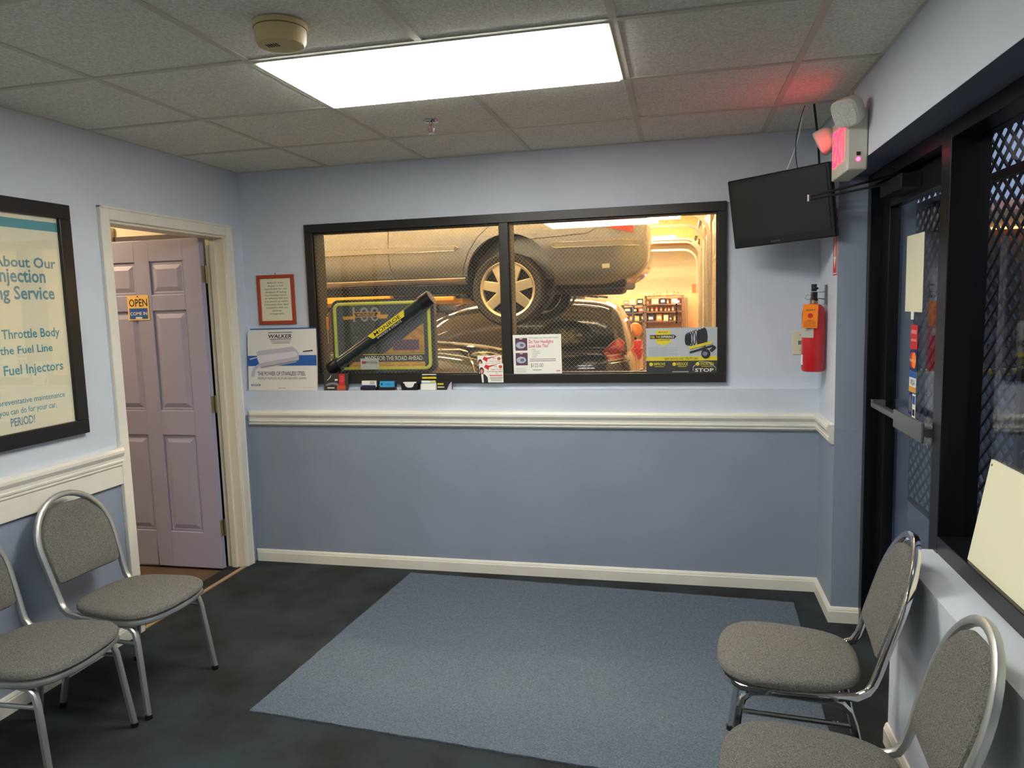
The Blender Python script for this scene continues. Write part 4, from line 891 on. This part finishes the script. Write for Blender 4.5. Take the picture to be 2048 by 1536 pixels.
def wheel(par, x, y, z, R_, rr, spokes, rim, side=-1, wd=.22):
    o = bpy.data.objects.new('wheel', None); COL.objects.link(o); o.parent = par; o.location = (x, y, z)
    if side > 0: o.rotation_euler = (0, 0, PI)
    G().lathe([(rr*.98, 0), (rr+.01, -.012), (R_*.93, -.012), (R_*.985, .01), (R_, .04), (R_, wd-.04), (R_*.97, wd), (rr, wd)], 48, ax='y', cap=False).build('tyre', TYRE, o, smooth=True)
    G().lathe([(rr*.90, .03), (rr*.93, .0), (rr, -.012), (rr+.008, -.006), (rr, .03), (rr*.95, .10)], 48, ax='y', cap=False).build('rim', rim, o, smooth=True)
    g = G(); r1 = rr*.94
    for k in range(spokes):
        a = 2*PI*k/spokes+.25; ca, sa = math.cos(a), math.sin(a)
        def p_(r_, t_, y_): return (r_*ca-t_*sa, y_, r_*sa+t_*ca)
        w0, w1 = rr*.20, rr*.17
        g.add([p_(.04, -w0, -.002), p_(.04, w0, -.002), p_(r1, w1, .004), p_(r1, -w1, .004), p_(.04, -w0, .04), p_(.04, w0, .04), p_(r1, w1, .04), p_(r1, -w1, .04)], [(0,1,2,3),(0,4,5,1),(1,5,6,2),(2,6,7,3),(3,7,4,0),(4,7,6,5)])
        g.add([p_(.09, -rr*.03, -.006), p_(.09, rr*.03, -.006), p_(r1*.8, rr*.02, -.001), p_(r1*.8, -rr*.02, -.001)], [(0,1,2,3)])
    g.build('spokes', rim, o, bevel=.006)
    G().lathe([(.001, -.012), (.03, -.011), (.036, -.004), (.05, .0), (.05, .03)], 20, ax='y').build('hub_cap', rim, o, smooth=True)
    G().lathe([(rr*.88, .06), (rr*.88, .08)], 32, ax='y').build('brake_disc', M('brake_dark', (30, 27, 25), .6, .4), o)
    return o
# --- raised silver sedan, facing -x; local frame: x along car, origin under rear axle, z from ride ground
SILV = M('car_silver', (140, 138, 136), .25, .55, coat=.8); RIM = M('alloy', (206, 192, 160), .32, .75)
car = thing('raised_sedan', 'silver sedan raised on the shop lift behind the window', 'car', (1.19, 2.98, 1.455))
car.rotation_euler = (0, 0, 0)
secs = [body_sec(-3.68, .32, .55, .55, .02), body_sec(-3.60, .22, .70, .74, .02), body_sec(-3.35, .19, .80, .85), body_sec(-2.85, .20, .90, .895), body_sec(-2.2, .27, .97, .905), body_sec(-1.5, .29, 1.0, .91), body_sec(-.8, .29, 1.02, .91), body_sec(-.2, .27, 1.04, .91), body_sec(.35, .24, 1.05, .90), body_sec(.75, .22, 1.04, .875), body_sec(1.0, .26, 1.0, .83), body_sec(1.12, .36, .93, .76), body_sec(1.17, .46, .72, .70)]
cb, bv = loft(secs, 'body', SILV, car, 2, [(0, .325, .382, -1.2, -.55), (0, .325, .382, .55, 1.2), (-2.85, .325, .382, -1.2, -.55), (-2.85, .325, .382, .55, 1.2)])
cs = [cab_sec(-2.0, .98, 1.0, .74, .70), cab_sec(-1.35, 1.0, 1.36, .80, .60), cab_sec(-.9, 1.0, 1.43, .80, .58), cab_sec(-.2, 1.0, 1.43, .80, .58), cab_sec(.2, 1.0, 1.34, .79, .58), cab_sec(.75, 1.0, 1.04, .72, .62)]
cc, bv2 = loft(cs, 'cabin', SILV, car, 2)
DGL = M('car_glass_dark', (18, 20, 20), .06, spec=.8)
patch(bv2, [(-1.55, 1.18), (-1.1, 1.34), (-.2, 1.36), (.25, 1.22)], [(-1.6, 1.04), (-1.0, 1.04), (-.2, 1.04), (.35, 1.06)], 'side_glass', DGL, car)
# arch liners
for wx in (0, -2.85):
    for s_ in (-1, 1): G().lathe([(.379, .62), (.379, .84)], 40, (wx, 0 if s_ > 0 else -1.46, .325), 'y', cap=False).build('wheel_well', WELL, car)
for wx in (0, -2.85):
    for s_ in (-1, 1): wheel(car, wx-.02, s_*.865, .235, .318, .238, 7, RIM, s_)
zr = 1.455
def cz(px, py, y=2.09): p = PX(px, py, 1, y); return (p.x-1.19, p.z-zr)
dline(bv, [cz(777, 455), cz(778, 520), cz(781, 540), cz(790, 560)], .003, 'door_gap', LINE, car)
dline(bv, [cz(982, 448), cz(955, 475), cz(938, 503), cz(926, 535), cz(923, 557)], .003, 'door_gap', LINE, car)
dline(bv, [cz(1062, 478), cz(1120, 472), cz(1172, 466), cz(1190, 456), cz(1200, 444)], .003, 'bumper_gap', LINE, car)
SILD = M('car_silver_trim', (150, 146, 138), .35, .5)
mz = cz(780, 503)[1]
patch(bv, [(-2.2, mz+.022), (-.47, mz+.02)], [(-2.2, mz-.022), (-.47, mz-.02)], 'side_moulding', SILD, car, 40, 5, .012)
dline(bv, [(-2.2, mz+.023), (-.47, mz+.021), (-.43, mz), (-.47, mz-.021), (-2.2, mz-.023)], .003, 'moulding_edge', CHROME, car, .010)
mb = mz-.012
patch(bv, [(.40, mb+.02), (1.05, mb+.02)], [(.40, mb-.02), (1.05, mb-.02)], 'bumper_moulding', SILD, car, 30, 5, .012)
dline(bv, [(1.1, mb-.022), (.40, mb-.022), (.37, mb), (.40, mb+.022), (1.1, mb+.022)], .0035, 'moulding_edge', CHROME, car, .010)
rz_ = cz(790, 561)[1]
dline(bv, [(-2.35, rz_), (-.40, rz_)], .004, 'rocker_highlight', CHROME, car, .003)  # highlight along the rocker, drawn as a bright strip
patch(bv, [(-2.35, rz_-.004), (-.41, rz_-.004)], [(-2.35, rz_-.05), (-.41, rz_-.05)], 'rocker_panel', M('car_silver_light', (196, 190, 180), .3, .5), car, 30, 4, .006)
RL = M('tail_lamp_red', (178, 22, 26), .15, coat=1)
patch(bv, [cz(1178, 418), cz(1225, 414), cz(1262, 412)], [cz(1186, 446), cz(1225, 456), cz(1266, 462)], 'tail_lamp', RL, car, 14, 8, .008)
patch(bv, [cz(1203, 527), cz(1218, 526)], [cz(1203, 536), cz(1218, 535)], 'inspection_tag', CREAMP, car, 4, 3, .006)
G().box(-2.5, -.60, .235, .6, .60, .32).build('underbody', WELL, car); G().box(.42, -.5, .17, .95, -.05, .32).build('muffler', M('exhaust_brown', (84, 66, 52), .6, .5), car, bevel=.05); G().tube([(-2.2, -.2, .19), (-.2, -.25, .18), (.45, -.3, .22)], .03, 8).build('exhaust_pipe', MATS['exhaust_brown'], car)
G().tube([(-.02, -.75, .22), (-.02, .75, .22)], .045, 10).build('rear_axle', WELL, car); G().box(.40, -.66, .22, .98, .66, .34).build('rear_valance', BLACK, car, bevel=.03)
# --- lift
LY = M('lift_yellow', (232, 160, 24), .4); t = thing('vehicle_lift', 'yellow in-ground shop lift holding up the silver sedan', 'lift', (0, 2.98, ZG))
G().lathe([(.13, 0), (.13, 1.72)], 24).build('piston', CHROME, t, smooth=True); G().box(-.35, -.30, 1.70, .35, .30, 1.80).build('bolster', BLACKM, t, bevel=.02)
zt = 1.70-ZG-.2
for (x, y) in ((-1.15, -.66), (.75, -.70), (-1.15, .66), (.75, .70)):
    d_ = Vector((x, y, 0)); L = d_.length; A_ = math.atan2(y, x)
    Mx = Matrix.Rotation(A_, 4, 'Z'); G().box(.2, -.05, 1.78, L, .05, 1.83, Mx).build('arm', LY, t, bevel=.008); G().lathe([(.06, 1.83), (.06, 1.865)], 14, (x, y, 0)).build('pad', BLACK, t)
G().box(-1.35, -.80, 1.79, -.72, -.66, 1.88).build('arm', LY, t, bevel=.008); G().box(-.9, -.78, 1.81, .05, -.68, 1.87).build('arm', LY, t, bevel=.008); G().box(.38, -.79, 1.81, .66, -.72, 1.85).build('arm', LY, t, bevel=.01)

# --- dark green sedan by the window
GRN = M('car_green_black', (24, 38, 34), .12, .2, coat=1)
gc = thing('green_sedan', 'dark green sedan parked just behind the shop window', 'car', (-.1, 1.36, ZG))
secs = [body_sec(-2.35, .30, .50, .5, .02), body_sec(-2.25, .22, .66, .72, .02), body_sec(-1.9, .20, .74, .84), body_sec(-1.1, .22, .88, .88), body_sec(-.2, .24, .94, .89), body_sec(1.0, .24, .97, .89), body_sec(1.8, .24, .98, .86), body_sec(2.2, .30, .93, .78), body_sec(2.32, .42, .74, .66)]
loft(secs, 'body', GRN, gc, 2, [(1.32, .32, .36, -1.2, -.6), (-1.4, .32, .36, -1.2, -.6)])
cs = [cab_sec(-1.15, .90, .92, .74, .70), cab_sec(-.5, .93, 1.32, .80, .62), cab_sec(-.1, .93, 1.43, .80, .60), cab_sec(.5, .93, 1.48, .80, .60), cab_sec(1.0, .93, 1.47, .80, .60), cab_sec(1.45, .93, 1.40, .79, .60), cab_sec(1.85, .93, 1.18, .75, .60), cab_sec(2.1, .93, 1.0, .68, .58)]
cab, bg_ = loft(cs, 'cabin', GRN, gc, 2)
def gz(px, py, y=.74): p = PX(px, py, 1, y); return (p.x+.1, p.z-ZG)
arc = [(-.55, 1.20), (-.1, 1.36), (.4, 1.415), gz(862, 703), gz(893, 704), gz(915, 708), gz(932, 717), gz(943, 729), gz(950, 745), (1.42, 1.15), (1.46, 1.02)]
dline(bg_, arc, .006, 'chrome_trim', CHROME, gc, .008, 12)
patch(bg_, [(-.5, 1.18), (-.1, 1.33), (.4, 1.395), (.85, 1.41), (1.1, 1.39), (1.25, 1.33), (1.33, 1.26), (1.38, 1.14)], [(-.6, 1.0), (-.2, 1.0), (.3, 1.0), (.7, 1.0), (1.0, 1.0), (1.2, 1.0), (1.35, 1.0), (1.42, 1.0)], 'side_glass', M('car_glass_tan', (96, 84, 66), .05, spec=.9), gc, 28, 8, .006)
dline(bg_, [(.98, 1.40), (1.0, 1.0)], .012, 'pillar_strip', LINE, gc, .006)
for wx in (1.32, -1.4): wheel(gc, wx, -.84, .32, .315, .22, 5, RIM, -1)
for wx in (1.32, -1.4): wheel(gc, wx, .84, .32, .315, .22, 5, RIM, 1)

# --- dark SUV behind
BLK = M('car_black', (30, 34, 33), .13, .3, coat=1)
sv = thing('dark_suv', 'black SUV with red tail lamp parked behind the raised sedan', 'car', (0, 5.42, ZG))
secs = [body_sec(-2.72, .40, .66, .6, .02), body_sec(-2.60, .30, .90, .82), body_sec(-2.2, .27, 1.02, .92), body_sec(-1.3, .28, 1.12, .955), body_sec(-.3, .30, 1.18, .96), body_sec(.8, .30, 1.23, .96), body_sec(1.5, .30, 1.26, .945), body_sec(1.86, .34, 1.24, .90), body_sec(2.02, .42, 1.12, .84), body_sec(2.08, .55, .9, .78)]
_, bs_ = loft(secs, 'body', BLK, sv, 2, [(1.05, .36, .41, -1.3, -.6), (-1.85, .36, .41, -1.3, -.6)])
cs = [cab_sec(-1.25, 1.10, 1.13, .82, .76), cab_sec(-.75, 1.12, 1.42, .88, .70), cab_sec(-.32, 1.14, 1.66, .88, .67), cab_sec(.1, 1.16, 1.77, .88, .66), cab_sec(.7, 1.18, 1.81, .88, .66), cab_sec(1.3, 1.20, 1.80, .88, .66), cab_sec(1.72, 1.20, 1.765, .87, .66), cab_sec(1.90, 1.20, 1.68, .85, .64), cab_sec(1.98, 1.20, 1.42, .83, .66), cab_sec(2.03, 1.18, 1.24, .80, .68)]
_, bc_ = loft(cs, 'cabin', BLK, sv, 2)
patch(bc_, [(.72, 1.70), (1.3, 1.70), (1.62, 1.66)], [(.70, 1.27), (1.3, 1.28), (1.74, 1.29)], 'rear_side_glass', M('privacy_glass', (26, 32, 28), .05, spec=.9), sv, 20, 8, .006)
patch(bc_, [(-.45, 1.52), (-.1, 1.64), (.6, 1.70)], [(-.75, 1.22), (-.1, 1.23), (.6, 1.25)], 'front_side_glass', M('car_glass_tan', (96, 84, 66), .05), sv, 20, 8, .006)
dline(bc_, [(-.62, 1.50), (-.3, 1.63), (.1, 1.715), (.7, 1.735), (1.3, 1.735), (1.66, 1.69)], .007, 'chrome_trim', CHROME, sv, .006)
rp = [(-.25, 1.70), (.1, 1.80), (.7, 1.845), (1.3, 1.84), (1.66, 1.795)]
for s_ in (-1, 1): G().tube([(x, s_*.60, z+.025) for x, z in rp], .016, 8).build('roof_rail', CHROME, sv, smooth=True)
dline(bs_, [(-1.0, 1.15), (.5, 1.20), (1.78, 1.225)], .008, 'belt_trim', CHROME, sv, .004)
class Both:
    def ray_cast(s, o, d):
        h = [k.ray_cast(o, d) for k in (bs_, bc_)]; h = [k for k in h if k[0]]
        return min(h, key=lambda k: k[3]) if h else (None, None, None, None)
bb_ = Both()
def sz(px, py, y=4.52): p = PX(px, py, 1, y); return (p.x, p.z-ZG)
tl = [sz(1205, 702), sz(1222, 687), sz(1237, 676), sz(1247, 685)]; bl = [sz(1205, 704), sz(1210, 712), sz(1217, 722), sz(1251, 718)]
patch(bb_, tl, bl, 'tail_lamp', RL, sv, 16, 8, .010); patch(bb_, [sz(1213, 711), sz(1250, 707)], [sz(1214, 714), sz(1251, 710)], 'lamp_strip', M('lamp_clear', (226, 190, 160), .15), sv, 8, 4, .014)
dline(bb_, tl+bl[::-1]+[tl[0]], .005, 'lamp_edge', CHROME, sv, .012, 6); dline(bs_, [sz(1186, 731), sz(1258, 723)], .008, 'bumper_trim', CHROME, sv, .006)
dline(bb_, [sz(1240, 670), sz(1218, 690), sz(1198, 722), sz(1186, 748)], .004, 'panel_gap', LINE, sv)
for wx in (1.05, -1.85):
    wheel(sv, wx, -.92, .36, .36, .24, 5, RIM, -1); wheel(sv, wx, .92, .36, .36, .24, 5, RIM, 1)

# ------------------------------------------------------------------ shop clutter near the SUV tail
t = thing('oil_drain', 'red two-bowl oil drain standing behind the SUV tail', 'oil drain', (2.48, 7.0, ZG)); RP_ = M('red_plastic', (212, 40, 30), .35)
p1, p2 = PX(1272, 680, 1, 7.0), PX(1272, 718, 1, 7.0); t.location.x = p1.x+.02
G().lathe([(.20, 0), (.20, .05), (.03, .06), (.03, p2.z-ZG)], 18).build('stand', STEEL, t); G().lathe([(.05, p2.z-ZG), (.075, p2.z-ZG+.12), (.085, p2.z-ZG+.16)], 18).build('lower_bowl', RP_, t, smooth=True); G().lathe([(.05, p2.z-ZG+.16), (.07, p1.z-ZG-.05), (.055, p1.z-ZG)], 18).build('upper_bowl', RP_, t, smooth=True)
p = PX(1271, 660, 1, 7.9); t = thing('work_lamp', 'orange round work lamp on a stand behind the SUV', 'work lamp', (p.x, 7.9, ZG)); G().lathe([(.18, 0), (.18, .03), (.02, .05), (.02, p.z-ZG-.1)], 16).build('stand', BLACKM, t); G().sphere((0, 0, p.z-ZG), .11, .11, .12, 18, 12).build('shade', M('orange_shade', (224, 140, 40), .4), t, smooth=True); G().tube([(0, -.02, p.z-ZG-.02), (-.06, -.1, p.z-ZG-.01), (-.15, -.12, p.z-ZG-.02)], .02, 8).build('handle', CREAMP, t)
p = PX(1266, 733, 1, 5.9); t = thing('paper_roll', 'cream paper roll standing on a drum behind the SUV tail', 'paper roll', (PX(1270, 738, 1, 7.3).x, 7.5, ZG)); 
zz_ = PX(1270, 738, 1, 7.5).z-ZG; G().lathe([(.12, 0), (.12, zz_)], 20).build('drum', M('drum_blue', (50, 60, 80), .5), t, smooth=True); G().lathe([(.045, zz_), (.045, zz_+.08), (.02, zz_+.08)], 18).build('roll', CREAMP, t, smooth=True)
# ------------------------------------------------------------------ storage shelves
SY = 13.4
def zpx(py, px=1320): return PX(px, py, 1, SY).z
SHF = M('shelf_brown', (110, 76, 52), .6); SHG = M('shelf_grey', (92, 92, 98), .5, .4)
def shelf_unit(label, px0, px1, rows, mat, upr):
    x0, x1 = PX(px0, 610, 1, SY).x, PX(px1, 610, 1, SY).x; t = thing('shelf_unit', label, 'shelf', ((x0+x1)/2, SY, ZG)); hw = (x1-x0)/2
    for py in rows: z = zpx(py)-ZG; G().box(-hw, 0, z-.025, hw, .40, z).build('shelf_board', mat, t)
    zt_ = zpx(rows[0])-ZG
    for x in upr:
        for y in (0, .36): G().box(-hw+2*hw*x-.02, y, 0, -hw+2*hw*x+.02, y+.04, zt_).build('upright', mat, t)
    return x0, x1
a0, a1 = shelf_unit('grey metal shelf unit of tools at the back of the shop', 1243, 1288, (608, 624, 641, 665), SHG, (0.02, .5, .98))
b0, b1 = shelf_unit('brown wooden shelf unit of bottles and boxes at the back of the shop', 1290, 1366, (591, 608, 623, 642, 668), SHF, (.01, .99))
struct(box('back_panel_shop', M('peg_board_peach', (226, 170, 120), .7), a0-.1, SY+.45, ZG, b1+.4, SY+.5, zpx(588)), 'peach backing board behind the shop shelves')
PAL = [('red', (196, 50, 36)), ('cream', (228, 206, 160)), ('amber', (216, 140, 60)), ('navy', (48, 58, 104)), ('black', (36, 34, 34)), ('white', (232, 224, 206)), ('orange', (220, 110, 48)), ('yellow', (214, 190, 60))]
PM = {n: M('pack_'+n, c, .45) for n, c in PAL}
BM = {}
def bottle(x, z, h, col, lab, grp):
    key = (col, round(h, 2))
    t = thing('bottle', lab, 'bottle', (x, SY+.12, z), 0, grp)
    G().lathe([(h*.20, 0), (h*.21, h*.05), (h*.21, h*.62), (h*.08, h*.82), (h*.08, h*.88)], 12).build('body', PM[col], t, smooth=True); G().lathe([(h*.09, h*.86), (h*.09, h), (h*.07, h)], 10).build('cap', PM['black' if col != 'black' else 'white'], t); G().box(-h*.15, -h*.215, h*.18, h*.15, -h*.19, h*.5).build('label', PM['white' if col != 'white' else 'red'], t)
def carton(x, z, wd, h, col, lab, grp):
    t = thing('carton', lab, 'box', (x, SY+.05, z), random.uniform(-.1, .1), grp)
    G().box(-wd/2, 0, 0, wd/2, .16, h).build('box', PM[col], t, bevel=.003); G().box(-wd*.35, -.002, h*.3, wd*.35, 0, h*.75).build('label', PM['white' if col != 'white' else 'orange'], t)
rr = random.Random(3)
ROWN = {608: 'second', 623: 'third', 642: 'fourth', 591: 'top'}
for py, kind, hpx in ((608, 'mix', 11), (623, 'bottle', 10), (642, 'mix', 12), (591, 'top', 7)):
    z = zpx(py)+.001; x = b0+.06
    while x < b1-.08:
        h = hpx*.0115*rr.uniform(.8, 1.15); col = rr.choice(PAL)[0]; wn_ = 'brown shelf unit'
        if kind == 'bottle' or (kind == 'mix' and rr.random() < .5):
            bottle(x, z, h, col, f'{col} bottle on the {ROWN[py]} board of the {wn_}', 'bottles on the brown shelf unit'); x += h*.5+rr.uniform(.01, .05)
        elif kind == 'mix':
            wd = h*rr.uniform(.6, 1.3); carton(x+wd/2, z, wd, h, col, f'{col} carton on the {ROWN[py]} board of the {wn_}', 'cartons on the brown shelf unit'); x += wd+rr.uniform(.02, .06)
        else:
            col = rr.choice(['cream', 'white', 'orange', 'red']); bottle(x, z, h, col, f'{col} bottle on the top board of the {wn_}', 'bottles on the brown shelf unit'); x += h*.6+.03
for py in (608, 624, 641):
    z = zpx(py)+.001; x = a0+.05; nm = {608: 'top', 624: 'second', 641: 'third'}[py]
    while x < a1-.08:
        h = rr.uniform(.08, .14); col = rr.choice(PAL)[0]; wd = h*rr.uniform(.7, 1.4); carton(x+wd/2, z, wd, h, col, f'{col} carton on the {nm} board of the grey shelf unit', 'cartons on the grey shelf unit'); x += wd+.03
# pole lamp and tall orange cabinet by the shelves
p = PX(1373, 600, 1, 12.6); t = thing('inspection_lamp', 'small bright inspection lamp glowing before the brown shelves', 'lamp', (PX(1353, 603, 1, 13.2).x, 13.2, PX(1353, 603, 1, 13.2).z)); G().sphere((0, 0, 0), .035, .035, .035).build('bulb', M('bulb_white_lit', (255, 250, 255), .4, emit=40), t); G().lathe([(.02, -.5), (.02, -.03)], 8).build('stem', BLACKM, t)
t = thing('steel_pole', 'slim pale steel pole standing beside the brown shelves', 'pole', (PX(1373, 600, 1, 12.6).x, 12.6, ZG)); G().lathe([(.025, 0), (.025, PX(1373, 595, 1, 12.6).z-ZG)], 10).build('tube', STEEL, t); G().lathe([(.09, 0), (.09, .02)], 14).build('foot', STEEL, t)
t = thing('orange_cabinet', 'tall orange cabinet beside the far overhead door', 'cabinet', (PX(1393, 600, 1, 14.6).x, 14.6, ZG)); hh = PX(1393, 568, 1, 14.6).z-ZG; G().box(-.10, 0, 0, .12, .4, hh).build('body', M('orange_paint', (214, 120, 50), .5), t, bevel=.01); G().box(-.09, -.012, .05, .11, 0, hh-.05).build('door', MATS['orange_paint'], t, bevel=.004); G().box(.07, -.03, hh*.5, .085, -.012, hh*.6).build('handle', STEEL, t)

# tall dark tool cabinets along the shop back wall
CB = M('cabinet_dark', (62, 50, 44), .5, var=.2, vscale=3)
for k, lab in enumerate(('tall dark tool cabinet in the shop corner', 'tall dark tool cabinet between two others at the shop back wall', 'tall dark tool cabinet nearest the shop shelves')):
    t = thing('tool_cabinet', lab, 'cabinet', (-4.6+1.9*k, 15.3, ZG)); G().box(-.9, 0, .05, .9, .65, 2.3).build('body', CB, t, bevel=.01); G().box(-.88, .03, 0, .88, .62, .05).build('plinth', BLACK, t)
    for q in (-.44, .44):
        d_ = G().box(q-.43, -.02, .1, q+.43, 0, 2.26).build('door', CB, t, bevel=.004); G().box(q-.02 if q < 0 else q-.02, -.05, 1.1, q+.01, -.02, 1.3).build('handle', STEEL, d_)
